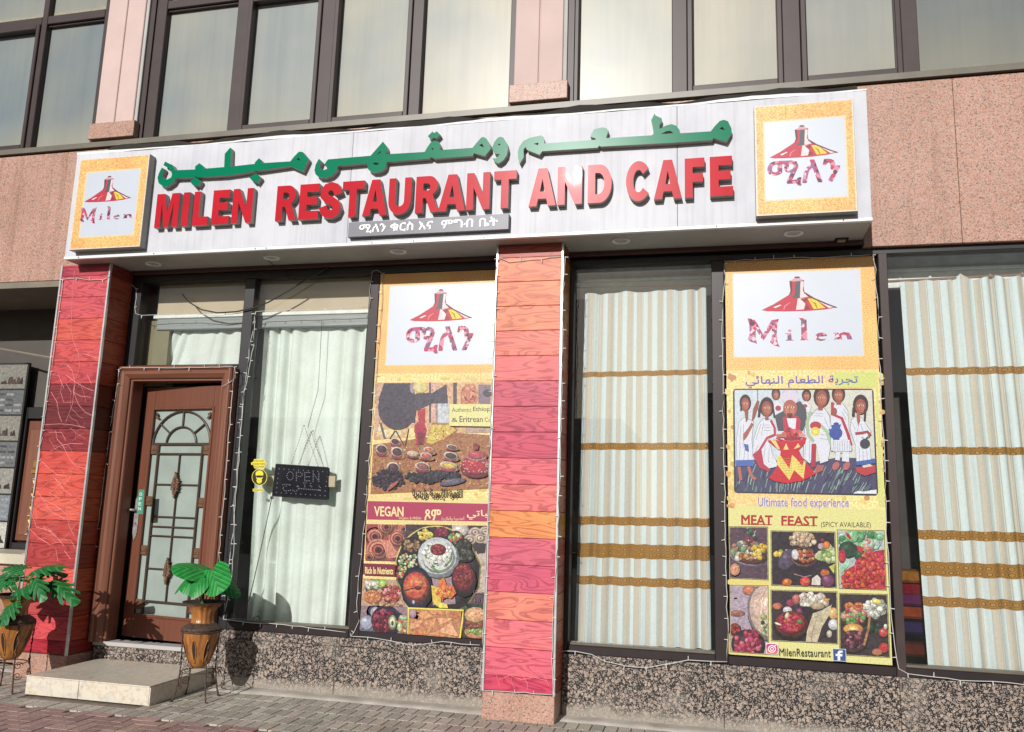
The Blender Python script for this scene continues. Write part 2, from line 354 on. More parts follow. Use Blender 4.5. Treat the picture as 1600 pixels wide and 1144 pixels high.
def m_object_colour(name, rough=.8, sc1=50.0, spec=.3, bst=.3):
    mt, n, b = newmat(name); oi = N(n, 'ShaderNodeObjectInfo'); v = coords(n)
    nz = N(n, 'ShaderNodeTexNoise', i_Scale=sc1, i_Detail=6.0); n.links.new(v, nz.inputs[0])
    r = ramp(n, nz.outputs[0], [(.3, (.72, .72, .72)), (.7, (1.18, 1.18, 1.18))])
    big = N(n, 'ShaderNodeTexNoise', i_Scale=4.0, i_Detail=5.0)
    g = N(n, 'ShaderNodeNewGeometry'); n.links.new(g.outputs['Position'], big.inputs[0])
    r2 = ramp(n, big.outputs[0], [(.3, (.74, .73, .71)), (.65, (1.08, 1.08, 1.06))])
    c = mix(n, 1, oi.outputs['Color'], r.outputs[0], 'MULTIPLY'); c = mix(n, 1, c, r2.outputs[0], 'MULTIPLY')
    n.links.new(c, b.inputs['Base Color']); b.inputs['Roughness'].default_value = rough; b.inputs['Specular IOR Level'].default_value = spec
    bump(n, b, nz.outputs[0], bst, .004); return mt

def m_sign_panel():
    mt, n, b = newmat('white_composite_panel')
    v = coords(n, (1, 1, 1)); st = coords(n, (30, 1, .9))
    nz = N(n, 'ShaderNodeTexNoise', i_Scale=1.0, i_Detail=5.0); n.links.new(st, nz.inputs[0])
    r = ramp(n, nz.outputs[0], [(.28, (.80, .78, .78)), (.5, (1, 1, 1))])
    big = N(n, 'ShaderNodeTexNoise', i_Scale=1.7, i_Detail=7.0, i_Roughness=.65); n.links.new(v, big.inputs[0])
    r2 = ramp(n, big.outputs[0], [(.35, (.86, .86, .88)), (.6, (1, 1, 1))])
    sc_ = N(n, 'ShaderNodeTexNoise', i_Scale=16.0, i_Detail=8.0, i_Roughness=.8); n.links.new(v, sc_.inputs[0])
    r3 = ramp(n, sc_.outputs[0], [(.62, (0, 0, 0)), (.70, (.5, .5, .5))])
    c = mix(n, .5, (.60, .605, .64), r.outputs[0], 'MULTIPLY'); c = mix(n, 1, c, r2.outputs[0], 'MULTIPLY')
    c = mix(n, r3.outputs[0], c, (.75, .76, .8))
    n.links.new(c, b.inputs['Base Color']); b.inputs['Roughness'].default_value = .36; b.inputs['Specular IOR Level'].default_value = .05
    return mt
def m_step():
    mt, n, b = newmat('beige_glazed_tile'); v = coords(n)
    nz = N(n, 'ShaderNodeTexNoise', i_Scale=4.5, i_Detail=6.0, i_Distortion=1.5); n.links.new(v, nz.inputs[0])
    r = ramp(n, nz.outputs[0], [(.3, (.52, .48, .42)), (.5, (.64, .58, .48)), (.7, (.64, .55, .42))])
    n2 = N(n, 'ShaderNodeTexNoise', i_Scale=24.0, i_Detail=8.0, i_Roughness=.75); n.links.new(v, n2.inputs[0])
    r2 = ramp(n, n2.outputs[0], [(.36, (.66, .61, .54)), (.5, (1, 1, 1)), (.64, (1, 1, 1)), (.72, (.80, .76, .70))]); c = mix(n, .7, r.outputs[0], r2.outputs[0], 'MULTIPLY')
    n.links.new(c, b.inputs['Base Color']); b.inputs['Roughness'].default_value = .36; b.inputs['Specular IOR Level'].default_value = .3
    return mt

MT = dict(
    pink=m_pink_granite('pink_granite'), pinkdark=m_pink_granite('salmon_granite_base', .8), baltic=m_brown_granite(), plank=m_plank(), glass=m_glass(dust=.02),
    pane=m_dusty_pane(), print=m_print(), gold=m_gold('gold_speckle_print'), mosaic=m_mosaic(),
    alu=plain('bronze_aluminium', (.052, .036, .034), .42, .12, 5, spec=.3), alud=plain('dark_bronze_frame', (.026, .018, .019), .4, .15, 5, spec=.3), aluL=plain('olive_aluminium', (.13, .115, .085), .42, .15, 6),
    black=plain('black_frame', (.014, .013, .014), .4, .2, 5), seal=plain('rubber_seal', (.01, .01, .01), .6),
    render=plain('pink_render', (.55, .41, .375), .75, .06, 3, bst=.15), rgrey=plain('grey_edge_render', (.42, .40, .38), .8, .08, 3),
    panel=m_sign_panel(), white=plain('white_trim', (.74, .74, .72), .4, .06, 5), soffit=plain('soffit_panel', (.36, .35, .32), .5, .1, 3),
    red=plain('red_acrylic', (.47, .018, .03), .25, .08, 4, spec=.055, coat=.03), green=plain('green_acrylic', (.0, .17, .085), .25, .06, 4, spec=.08),
    ret=plain('letter_return', (.33, .28, .25), .45, .1, 8), plate=plain('grey_plate', (.115, .115, .14), .42, .08, 6), whitep=plain('white_acrylic', (.80, .80, .80), .4, .02),
    logow=plain('light_box_face', (.50, .535, .60), .35, .03, 2), boxside=plain('light_box_side', (.30, .29, .26), .5, .08),
    door=plain('brown_wood', (.15, .052, .030), .36, .14, 3, stretch=(14, 14, .6), bst=.06), doorf=plain('brown_wood_frame', (.19, .075, .045), .34, .16, 3, stretch=(14, 14, .6), bst=.06),
    doorh=plain('brown_wood_rail', (.19, .075, .045), .34, .16, 3, stretch=(.6, 14, 14), bst=.06),
    grille=plain('dark_wood_grille', (.055, .035, .022), .4, .2), orn=plain('bronze_ornament', (.13, .065, .035), .38, .35, 40, bst=.4),
    frost=plain('frosted_door_glass', (.29, .34, .305), .22, .12, 4), chrome=plain('worn_metal', (.33, .30, .28), .35, .3, 30, metal=.25),
    trim=plain('aluminium_corner', (.62, .62, .60), .3, .15, 12, metal=.5), concrete=plain('concrete', (.40, .36, .31), .9, .22, 5, bst=.5, bscale=70),
    asphalt=plain('asphalt', (.10, .095, .09), .95, .2, 20), paver=m_object_colour('concrete_paver'), sand=plain('joint_sand', (.19, .15, .12), .95, .25, 30),
    step=m_step(), grout=plain('grout', (.22, .18, .13), .8), wire=plain('clear_wire', (.50, .50, .47), .5, .05), bulb=plain('led_tip', (.66, .66, .64), .3, .02), dwire=plain('dark_wire', (.02, .02, .02), .5),
    terra=None, iron=plain('rusty_iron', (.09, .055, .04), .65, .5, 45, metal=.4, bst=.5), leaf=m_leaf('alocasia_leaf', (.008, .11, .02), (.018, .27, .045)), leafd=m_leaf('monstera_leaf', (.006, .06, .02), (.018, .17, .035)),
    stem=plain('plant_stem', (.05, .13, .04), .5), soil=plain('potting_filler', (.03, .02, .015), .95),
    curtain=m_cloth('white_curtain_cloth', None), inner=plain('interior_wall', (.045, .04, .035), .8), innerb=plain('beige_lintel_board', (.40, .33, .22), .6, .06, 3),
    innero=plain('olive_post', (.16, .14, .07), .6, .08), brown=plain('brown_strip', (.10, .045, .035), .5, .15), alucap=plain('black_membrane', (.025, .022, .018), .7, .3),
    led=plain('led_board', (.006, .006, .012), .5, .1, spec=.08), dot=plain('led_dot', (.26, .26, .30), .3), rod=plain('copper_rod', (.42, .28, .20), .35, .1, metal=.6), yellow=plain('yellow_film', (.85, .68, .02), .5, .04),
    pelmet=plain('white_pelmet', (.62, .64, .60), .5, .12, 12), pelmetg=plain('grey_pelmet_board', (.20, .22, .21), .5, .2, 6, stretch=(.3, 1, 14)), gold2=plain('brass_inlay', (.34, .19, .05), .35, .2, metal=.4), ceil=plain('recess_ceiling', (.20, .17, .13), .8, .12), shopw=plain('recess_wall', (.07, .06, .05), .7),
    crease=plain('peeled_film', (.80, .30, .30), .5, .2, 20), pale=plain('pale_stone_shelf', (.55, .50, .38), .5), bolt=plain('rivet', (.12, .11, .1), .5),
)
MT['pale_gold'] = m_gold('pale_gold_print', (.74, .58, .28), (.66, .44, .24), 60.0)
MT['obj'] = m_object_colour('dyed_cloth', .9, 30, .1, .2)
MT['crease'].node_tree.nodes['Principled BSDF'].inputs['Roughness'].default_value = .4

def m_terra():
    mt, n, b = newmat('lacquered_bamboo_pot'); v = coords(n, (30, 30, 1.4))
    nz = N(n, 'ShaderNodeTexNoise', i_Scale=1.0, i_Detail=4.0); n.links.new(v, nz.inputs[0])
    r = ramp(n, nz.outputs[0], [(.28, (.09, .035, .012)), (.5, (.33, .13, .035)), (.72, (.44, .19, .05))])
    n.links.new(r.outputs[0], b.inputs['Base Color']); b.inputs['Roughness'].default_value = .3
    bump(n, b, nz.outputs[0], .2, .004); return mt
MT['terra'] = m_terra()

# ------------------------------------------------------------------ flat print ("art") helper
def clip_poly(sub, clp):
    def inside(p, a, b): return (b[0]-a[0])*(p[1]-a[1])-(b[1]-a[1])*(p[0]-a[0]) >= 0
    area = sum(clp[i][0]*clp[(i+1) % len(clp)][1]-clp[(i+1) % len(clp)][0]*clp[i][1] for i in range(len(clp)))
    cl = clp if area > 0 else clp[::-1]
    out = sub
    for i in range(len(cl)):
        a, b = cl[i], cl[(i+1) % len(cl)]; inp = out; out = []
        if not inp: return []
        s = inp[-1]
        for e in inp:
            ie, is_ = inside(e, a, b), inside(s, a, b)
            if ie != is_:
                d1 = (b[0]-a[0], b[1]-a[1]); d2 = (e[0]-s[0], e[1]-s[1]); den = d1[0]*d2[1]-d1[1]*d2[0]
                if abs(den) > 1e-12:
                    t = (d1[0]*(a[1]-s[1])-d1[1]*(a[0]-s[0]))/den; t = -t if False else t
                    t = ((a[0]-s[0])*d1[1]-(a[1]-s[1])*d1[0])/(d2[0]*d1[1]-d2[1]*d1[0])
                    out.append((s[0]+t*d2[0], s[1]+t*d2[1]))
            if ie: out.append(e)
            s = e
    return out
_txt = {}
def text_tris(s, bold):
    k = (s, bold)
    if k in _txt: return _txt[k]
    cu = bpy.data.curves.new('t', 'FONT'); cu.body = s; cu.offset = bold; cu.resolution_u = 2
    o = bpy.data.objects.new('t', cu); C.objects.link(o)
    dg = bpy.context.evaluated_depsgraph_get(); me = bpy.data.meshes.new_from_object(o.evaluated_get(dg))
    vs = [(v.co.x, v.co.y) for v in me.vertices]; me.calc_loop_triangles(); tr = [tuple(t.vertices) for t in me.loop_triangles]
    bpy.data.objects.remove(o); bpy.data.curves.remove(cu); bpy.data.meshes.remove(me)
    if not vs: return [], []
    x0 = min(v[0] for v in vs); x1 = max(v[0] for v in vs); y0 = min(v[1] for v in vs); y1 = max(v[1] for v in vs)
    _txt[k] = ([((x-x0)/(x1-x0), (y-y0)/(y1-y0)) for x, y in vs], tr); return _txt[k]
AR = dict(zip('ابةتثجحخدذرزسشصضطظعغفقكلمنهوىيإأئؤ', [0xFE8D, 0xFE8F, 0xFE93, 0xFE95, 0xFE99, 0xFE9D, 0xFEA1, 0xFEA5, 0xFEA9, 0xFEAB, 0xFEAD, 0xFEAF, 0xFEB1, 0xFEB5, 0xFEB9, 0xFEBD, 0xFEC1, 0xFEC5, 0xFEC9, 0xFECD, 0xFED1, 0xFED5, 0xFED9, 0xFEDD, 0xFEE1, 0xFEE5, 0xFEE9, 0xFEED, 0xFEEF, 0xFEF1, 0xFE87, 0xFE83, 0xFE89, 0xFE85]))
NOJ = set('اةدذرزوىإأؤ')
def arabic(s):
    out = []
    for wd in s.split(' '):
        o = []
        for i, ch in enumerate(wd):
            if ch not in AR: o.append(ch); continue
            pj = i > 0 and wd[i-1] in AR and wd[i-1] not in NOJ
            nj = i < len(wd)-1 and wd[i+1] in AR and ch not in NOJ
            o.append(chr(AR[ch]+(3 if pj and nj else 1 if pj else 2 if nj else 0)))
        out.append(''.join(reversed(o)))
    return ' '.join(reversed(out))

class Art:
    def __init__(s, Y, conv=(0, 0, 1), step=3e-5):
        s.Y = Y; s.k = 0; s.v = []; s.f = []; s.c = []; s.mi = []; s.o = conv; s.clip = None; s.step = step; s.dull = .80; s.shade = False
    def P(s, x, y): return (s.o[0]+x/s.o[2], s.o[1]+y/s.o[2])
    def _emit(s, W, tris, col, mi):
        y = s.Y-s.k*s.step; o = len(s.v); s.v += [(x, y, z) for x, z in W]; s.f += [(a+o, b+o, c+o) for a, b, c in tris]
        s.c += [(*col, 1)]*len(W); s.mi += [mi]*len(tris)
    def poly(s, pts, col, mi=0, keep=False):
        if not keep: s.k += 1
        if s.clip: pts = clip_poly(list(pts), s.clip)
        if len(pts) < 3: return
        W = []
        for p in pts:
            q = at(*s.P(*p), s.Y); W.append((q.x, q.z))
        tr = tessellate_polygon([[Vector((x, z, 0)) for x, z in W]])
        s._emit(W, tr, mix_grey(lin(col, s.dull)), mi)
    def rect(s, x0, y0, x1, y1, col, mi=0): s.poly([(x0, y0), (x1, y0), (x1, y1), (x0, y1)], col, mi)
    def ell(s, cx, cy, rx, ry, col, rot=0, n=18, a0=0, a1=360, mi=0, keep=False):
        if s.shade and isinstance(col, str) and rx > 3.5:        # printed food: dark rim below, lit upper left
            c0 = tuple(int(col[i:i+2], 16)/255 for i in (0, 2, 4)); s.shade = False
            s.ell(cx+rx*.07, cy+ry*.13, rx*1.07, ry*1.07, tuple(x*.55 for x in c0), rot, min(n, 12)); s.ell(cx, cy, rx, ry, tuple(x*.9 for x in c0), rot, n)
            s.ell(cx-rx*.10, cy-ry*.14, rx*.70, ry*.68, c0, rot, min(n, 10)); s.ell(cx-rx*.22, cy-ry*.30, rx*.28, ry*.24, tuple(min(1, x*1.12+.07) for x in c0), rot, 7); s.shade = True; return
        c_, s_ = math.cos(R(rot)), math.sin(R(rot)); pts = []
        for i in range(n+(a1-a0 < 360)):
            q = R(a0+(a1-a0)*i/n); x, y = rx*math.cos(q), ry*math.sin(q); pts.append((cx+x*c_-y*s_, cy+x*s_+y*c_))
        s.poly(pts, col, mi, keep)
    def line(s, pts, w_, col):
        L = []; Rr = []
        for i, p in enumerate(pts):
            a = pts[max(i-1, 0)]; b = pts[min(i+1, len(pts)-1)]; dx, dy = b[0]-a[0], b[1]-a[1]; l = math.hypot(dx, dy) or 1
            L.append((p[0]-dy/l*w_/2, p[1]+dx/l*w_/2)); Rr.append((p[0]+dy/l*w_/2, p[1]-dx/l*w_/2))
        s.k += 1
        for i in range(len(pts)-1): s.poly([L[i], L[i+1], Rr[i+1], Rr[i]], col, keep=True)
    def blobs(s, cx, cy, rx, ry, n, size, cols, asp=1.0, rot=None):
        for i in range(n):
            a = rnd.random()*6.283; q = math.sqrt(rnd.random()); r = size*rnd.uniform(.6, 1.3)
            x, y = cx+rx*q*math.cos(a), cy+ry*q*math.sin(a); c = cols[rnd.randrange(len(cols))]; ro = rnd.uniform(0, 180) if rot is None else rot+rnd.uniform(-15, 15)
            s.ell(x, y, r*asp, r, c, ro, 7)
    def text(s, t, x0, y0, x1, y1, col, bold=0.0, slant=0, mi=0, dy=0):
        vs, tr = text_tris(t, 0.0); e = bold*abs(y1-y0)*.9
        for ex, ey in (((0, 0),) if bold <= 0 else ((-e, 0), (e, 0), (0, -e), (0, e), (e*.7, e*.7), (-e*.7, -e*.7), (e*.7, -e*.7), (-e*.7, e*.7))):
            s.k += 1; W = []
            for u, v in vs:
                q = at(*s.P(x0+(x1-x0)*u+slant*v+ex, y1+(y0-y1)*v+dy*u+ey), s.Y); W.append((q.x, q.z))
            s._emit(W, tr, mix_grey(lin(col, s.dull)), mi)
    def wpoly(s, W, col, mi=0):
        s.k += 1; s._emit(W, tessellate_polygon([[Vector((x, z, 0)) for x, z in W]]), mix_grey(lin(col, s.dull)), mi)
    def build(s, name, parent, mats, label=None):
        me = bpy.data.meshes.new(name); off = Vector(parent['_o'])
        me.from_pydata([tuple(Vector(p)-off) for p in s.v], [], s.f)
        for mm in mats: me.materials.append(mm)
        me.polygons.foreach_set('material_index', s.mi)
        ca = me.color_attributes.new('Col', 'FLOAT_COLOR', 'POINT'); ca.data.foreach_set('color', [x for c in s.c for x in c])
        # make every face look towards -y
        me.update(); flip = [p.index for p in me.polygons if p.normal.y > 0]
        if flip:
            bm = bmesh.new(); bm.from_mesh(me); bm.faces.ensure_lookup_table(); bmesh.ops.reverse_faces(bm, faces=[bm.faces[i] for i in flip]); bm.to_mesh(me); bm.free()
        o = bpy.data.objects.new(name, me); C.objects.link(o); o.parent = parent; o['_o'] = list(off)
        if label: o['label'] = label
        return o
PM = None

# ================================================================== SETTING
# far ground: a single sheet; paved strip lies on it
b = MB(); b.add([(-400, -400, -.03), (400, -400, -.03), (400, 400, -.03), (-400, 400, -.03)], [(0, 1, 2, 3)])
ground = b.build('ground', MT['asphalt'], kind='structure')
b = MB(); b.box(-12, 9, -6, 0.0, -.029, -.012)
pavement = b.build('pavement', MT['sand'], kind='structure')
b = MB(); pts = []
rc = random.Random(3)
# trowelled cement strip along the foot of the wall
n_ = 90; xs = [-9+i*(15/n_) for i in range(n_+1)]
top = [(x, -.19+.02*math.sin(x*3.1)+rc.uniform(-.008, .008), .004) for x in xs]; midl = [(x, -.11, .012+rc.uniform(-.003, .003)) for x in xs]; back = [(x, .02, .018) for x in xs]
L0 = [(x, y-.004, -.012) for x, y, z in top]
b.add(L0+top+midl+back, [(k*(n_+1)+i, k*(n_+1)+i+1, (k+1)*(n_+1)+i+1, (k+1)*(n_+1)+i) for k in range(3) for i in range(n_)])
b.build('cement_strip', MT['concrete'], pavement, smooth=True)
# pavers: soldier course by the wall, red herringbone beyond
def paver_mesh(nm, w_, d_):
    q = MB(); g = .0035; gy = .0012; h0, h1 = -.012, 0.0
    x, y = w_/2-g, d_/2-gy; t = .003
    vs = [(-x, -y, h0), (x, -y, h0), (x, y, h0), (-x, y, h0), (-x, -y, h1-t), (x, -y, h1-t), (x, y, h1-t), (-x, y, h1-t), (-x+t, -y+t, h1), (x-t, -y+t, h1), (x-t, y-t, h1), (-x+t, y-t, h1)]
    fs = [(8, 9, 10, 11)]
    for k in range(4):
        n2 = (k+1) % 4; fs += [(k, n2, 4+n2, 4+k), (4+k, 4+n2, 8+n2, 8+k)]
    me = bpy.data.meshes.new(nm); me.from_pydata(vs, [], fs); me.materials.append(MT['paver']); me.update(); return me
m_s = paver_mesh('paver_mesh', .1, .2); m_l = paver_mesh('paver_mesh_long', .2, .1)
cand = []
GY = -1.085
for i in range(-75, 40):
    for j in range(5):
        x = i*.1+.02+(.05 if j % 2 else 0); y = -.185-.1-.2*j
        if y+.1 < GY+.001 and False: continue
        cand.append((x, y if j < 4 else y, 's', 'grey', j))
for i in range(-80, 60):
    for j in range(-2, 14):
        cc = (i-j) % 4
        if cc == 0: cand.append(((i+1)*.1, GY-.13-(j+.5)*.1+.05, 'l', 'red', j))
        if cc == 3: cand.append(((i+.5)*.1, GY-.13-(j+1)*.1+.05, 's', 'red', j))
GYR = -.185-1.0
vis = []
for x, y, t, col, j in cand:
    if col == 'red' and y > GYR+.03: continue
    hx, hy = (.1, .05) if t == 'l' else (.05, .1)
    if -4.1 < x < -2.935 and y+hy > -.86: continue                      # under the doorstep
    q = proj((x, y, 0)); 
    if q[0] < -60 or q[0] > 1680 or q[1] > 1200: continue
    if y+hy > GYR+.001 and col == 'red':
        y0c = y
        if y+hy > GYR+.06: continue
    vis.append((-(Vector((x, y, 0))-CAM).length, x, y, t, col))
vis.sort(reverse=True)
vis2 = [v for v in vis if 0 <= proj(v[1:3]+(0,))[0] <= 1600 and proj(v[1:3]+(0,))[1] <= 1150]
vis2.sort(key=lambda v: -v[0]); keep = set(id(v) for v in vis2[:296])
rest = MB(); rest_red = MB()
for v in vis:
    _, x, y, t, col = v
    base = (.46, .41, .35) if col == 'grey' else (.40, .265, .235)
    k = rnd.uniform(.86, 1.14); colr = tuple(c*k*rnd.uniform(.97, 1.03) for c in base)
    if id(v) in keep:
        o = bpy.data.objects.new('paver', m_s if t == 's' else m_l); C.objects.link(o); o.parent = pavement
        o.location = (x, y, rnd.uniform(-.0015, .0015)); o.rotation_euler = (rnd.uniform(-.006, .006), rnd.uniform(-.006, .006), rnd.uniform(-.004, .004)); o.color = (*colr, 1)
    else:
        hx, hy = (.0975, .0475) if t == 'l' else (.0475, .0975)
        (rest if col == 'grey' else rest_red).box(x-hx, x+hx, y-hy, y+hy, -.012, rnd.uniform(-.0015, .0015))
for q, c_ in ((rest, (.46, .41, .35)), (rest_red, (.40, .265, .235))):
    if q.v:
        o = q.build('paver', MT['paver'], pavement, kind='stuff'); o.color = (*c_, 1)

# ================================================================== BUILDING
bld = thing('building', 'pink granite building with bronze framed windows and a red plank clad entrance', 'building')
F0, FT = .545, 3.715         # glass bottom / top of the shopfront
G0, G1 = 3.765, 5.15         # granite band
CX1, CX2, CXL, CXR = -.388, .193, -4.785, -4.219
CY = -.318
# solid masses behind
b = MB()
b.box(-9, 7, 1.9, 2.1, -.03, 3.9); b.box(-9, 7, .1, 2.1, 3.8, 3.9); b.box(6.8, 7, .1, 1.9, -.03, 3.8)
b.box(-4.60, -4.5, .1, 1.9, -.03, 3.8); b.box(-4.5, 6.8, .12, 1.9, .2, .3)
b.build('interior_wall', MT['inner'], bld)
b = MB(); b.box(-9, 7, .4, .5, 3.9, 9.5); b.build('upper_wall', MT['inner'], bld)
# salmon granite cladding panels, each a slab
b = MB()
def slab(x0, x1, z0, z1, y0=-.05, y1=.1, mat='pink', name='granite_panel'):
    q = MB(); q.bbox(x0, x1, y0, y1, z0, z1, .003); return q.build(name, MT[mat], bld)
for x0, x1 in ((-9, -7.6), (-7.597, -6.2), (-6.197, -4.62), (-4.617, -3.6), (-3.597, -2.2), (-2.197, -.8), (-.797, .6), (.603, 2.0), (2.003, 2.579), (2.582, 3.30), (3.303, 4.7), (4.703, 7)):
    slab(x0, x1, G0 if x1 < -4.61 or x0 > 2.58 else 3.832, G1)
b = MB(); b.box(-9, 7, -.03, .1, G1, G1+.02); b.build('upper_band', MT['seal'], bld)

# ---- upper windows
WY = .07
def wx(px, py): return at(px, py, WY).x
ZS = 5.235                                      # bottom of glass
def zz(px, py): return at(px, py, WY).z
pillar = [(at(172, 0, -.06).x, at(232, 0, -.06).x), (at(805, 60, -.06).x, at(884, 60, -.06).x)]
for (a, c_) in pillar:
    q = MB(); g = (a+c_)/2-.012
    q.bbox(a, g, -.06, .2, 5.42, 9.4, .006); q.bbox(g+.012, c_-.025, -.06, .2, 5.42, 9.4, .006); q.box(g, g+.012, -.045, .2, 5.42, 9.4)
    q.build('pillar', MT['render'], bld)
    q = MB(); q.bbox(c_-.0249, c_+.012, -.045, .2, 5.42, 9.4, .004); q.build('pillar_edge', MT['rgrey'], bld)
    q = MB(); q.bbox(a-.03, c_+.03, -.10, .2, 5.25, 5.42, .004); q.build('pillar_base', MT['pink'], bld)
    q = MB(); q.box(c_+.012, c_+.07, -.02, .25, 5.15, 9.4); q.build('window_reveal', MT['alu'], bld)
q = MB(); q.box(-9, 7, -.075, .12, 5.17, 5.225); q.box(-9, 7, -.04, .12, 5.225, 5.235); q.build('window_sill', MT['aluL'], bld)
TZ0, TZ1 = zz(320, 30)+.0, 0
TZ0 = at(120, 41, WY).z; TZ1 = at(120, 30, WY).z
pcol = {}
bays = [
 # (pane px left,right at reference y), ref y, sash?, colour
 [(-120, 58, 110, True, (.235, .27, .28)), (79, 167, 60, False, (.25, .275, .275))],
 [(267, 376, 30, False, (.31, .33, .32)), (401, 502, 30, True, (.36, .375, .35)), (536, 643, 20, True, (.40, .40, .355)), (667, 801, 20, False, (.44, .43, .375))],
 [(907, 1050, 30, False, (.46, .455, .40)), (1082, 1212, 30, True, (.44, .425, .37)), (1257, 1394, 20, True, (.31, .325, .32)), (1430, 1800, 20, False, (.20, .215, .21))],
]
pane_n = 0
for bi, bay in enumerate(bays):
    ed = []
    for (l, r_, yr, sash, col) in bay: ed.append((wx(l, yr), wx(r_, yr), sash, col))
    left_end = -9 if bi == 0 else pillar[bi-1][1]+.07
    right_end = [pillar[0][0], pillar[1][0], 7][bi]
    ztop = 9.4; zt0, zt1 = TZ0+.02, TZ1+.03
    def member(x0, x1, z0, z1, y0=.0, nm='window_frame'):
        q = MB(); q.bbox(x0, x1, y0, .16, z0, z1, .005); return q.build(nm, MT['alu'], bld)
    prev = left_end
    for k, (x0, x1, sash, col) in enumerate(ed):
        s_ = .045 if sash else 0
        if x0-s_ > prev+.004:
            member(prev, x0-s_-.003, ZS-.0, ztop)
        nm = 'upper_window'
        hasT = bi < 2
        wz1 = zt0-.0 if hasT else 7.35
        w0 = MB()
        if sash:
            o_ = .045
            zb = ZS+.012
            w0.bbox(x0-o_, x0, -.02, .1, zb, wz1, .006); w0.bbox(x1, x1+o_, -.02, .1, zb, wz1, .006)
            w0.bbox(x0, x1, -.02, .1, zb, zb+.055, .006); w0.bbox(x0, x1, -.02, .1, wz1-.055, wz1, .006)
            pz0, pz1 = zb+.05, wz1-.05
        else:
            w0.bbox(x0-.012, x0, .03, .1, ZS, wz1, .003); w0.bbox(x1, x1+.012, .03, .1, ZS, wz1, .003)
            w0.bbox(x0, x1, .03, .1, ZS, ZS+.02, .003); w0.bbox(x0, x1, .03, .1, wz1-.02, wz1, .003)
            pz0, pz1 = ZS+.015, wz1-.015
        wo_ = w0.build(nm, MT['alu'], bld)
        pq = MB(); pq.box(x0-.004, x1+.004, WY, WY+.012, pz0, pz1); p_ = pq.build('pane', MT['pane'], wo_); p_.color = (*col, 1)
        if hasT:
            pq = MB(); pq.box(x0-.004, x1+.004, WY, WY+.012, zt1+.02, ztop); p_ = pq.build('pane', MT['pane'], wo_); p_.color = (*[c*1.02 for c in col], 1)
            member(x0-s_, x1+s_, zt0, zt1)
        prev = x1+s_+.003
    if right_end-prev > .01: member(prev, right_end, ZS, ztop)
    if bi == 1:   # thin seal along the inner edge
        pass

# ---- plinth slabs of brown speckled granite
def plinth(x0, x1, z0, z1, y0=-.03, y1=.12):
    q = MB(); q.bbox(x0, x1, y0, y1, z0, z1, .003); return q.build('plinth_slab', MT['baltic'], bld)
XB = -2.905
plinth(-4.2, -2.98, 0, .262, -.01)
jx = at(524, 1060).x
for (x0, x1) in ((-2.977, jx-.0015), (jx+.0015, CX1-.002), (CX2+.002, 1.45), (1.453, 2.7), (2.703, 4.1), (4.103, 6.8)):
    plinth(x0, x1, 0, .405); plinth(x0, x1, .4055, .478, -.015)
q = MB(); q.bbox(-4.2, -2.98, -.03, .35, .263, .30, .004); q.build('door_threshold', MT['rgrey'], bld)

# ---- shopfront frame
def fm(x0, x1, z0, z1, y0=0.0, y1=.1, mat='alu', name='shopfront_frame', par=None):
    q = MB(); q.bbox(x0, x1, y0, y1, z0, z1, .004); return q.build(name, MT[mat], par or bld)
fm(-4.218, CX1-.002, FT, 3.79, 0, .12, 'black'); fm(CX2+.002, 6.8, FT, 3.762, 0, .12, 'black')
fm(-4.218, -4.10, 2.865, FT-.001, -.005, .11, 'black'); fm(-2.96, -2.852, .48, FT-.001, -.005, .11, 'black')
fm(-1.676, -1.58, .48, FT-.001, -.005, .11, 'alud'); fm(1.39, 1.49, .48, FT-.001, -.005, .11, 'alud'); fm(2.69, 2.755, .48, FT-.001, -.02, .11, 'alu')
fm(CX2+.001, .232, .48, FT-.001, .002, .11, 'black')
for x0, x1 in ((-2.851, -1.677), (-1.579, CX1-.002), (.233, 1.389), (1.491, 2.689), (2.756, 6.8)):
    fm(x0, x1, .48, F0, -.008, .11, 'alud'); 
for x0, x1 in ((-2.851, -1.677), (.233, 1.389), (2.756, 6.8)):
    fm(x0+.001, x1-.001, F0+.0005, F0+.02, .012, .09, 'aluL')
fm(-4.099, -2.961, 2.866, 2.885, 0, .1, 'black')
brs = MB(); brs.bbox(-4.2, 2.58, -.045, -.003, 3.79, 3.823, .003); brs.build('soffit_angle', MT['brown'], bld)
# panes
def pane(x0, x1, z0, z1, y=.045):
    q = MB(); q.add([(x0, y, z0), (x1, y, z0), (x1, y, z1), (x0, y, z1)], [(0, 1, 2, 3)]); return q.build('shop_window_pane', MT['glass'], bld)
pane(-4.10, -2.96, 2.885, FT); pane(-2.852, -1.676, F0, FT); pane(.232, 1.39, F0, FT); pane(2.755, 6.8, F0, FT)
# interior beige lintel with white pelmet (seen over the door and the plain curtain)
zl = at(455, 487, .14).z
q = MB(); q.box(-4.02, -1.6, .16, .2, zl, 3.8); q.build('lintel_board', MT['innerb'], bld)
q = MB(); q.bbox(-4.04, -1.6, .13, .2, zl-.035, zl, .004); q.build('curtain_pelmet', MT['pelmet'], bld); q = MB(); q.bbox(-4.0, -1.6, .14, .2, zl-.15, zl-.037, .006); q.build('pelmet_board', MT['pelmetg'], bld)
q = MB(); q.box(-4.09, -3.86, .16, .3, 2.7, zl-.05); q.build('inner_post', MT['innero'], bld)
q = MB(); q.box(.15, 6.8, .3, .34, 3.50, 3.8); q.box(.15, 6.8, .26, .299, 3.64, 3.66); q.build('blind_box', MT['pelmet'], bld)

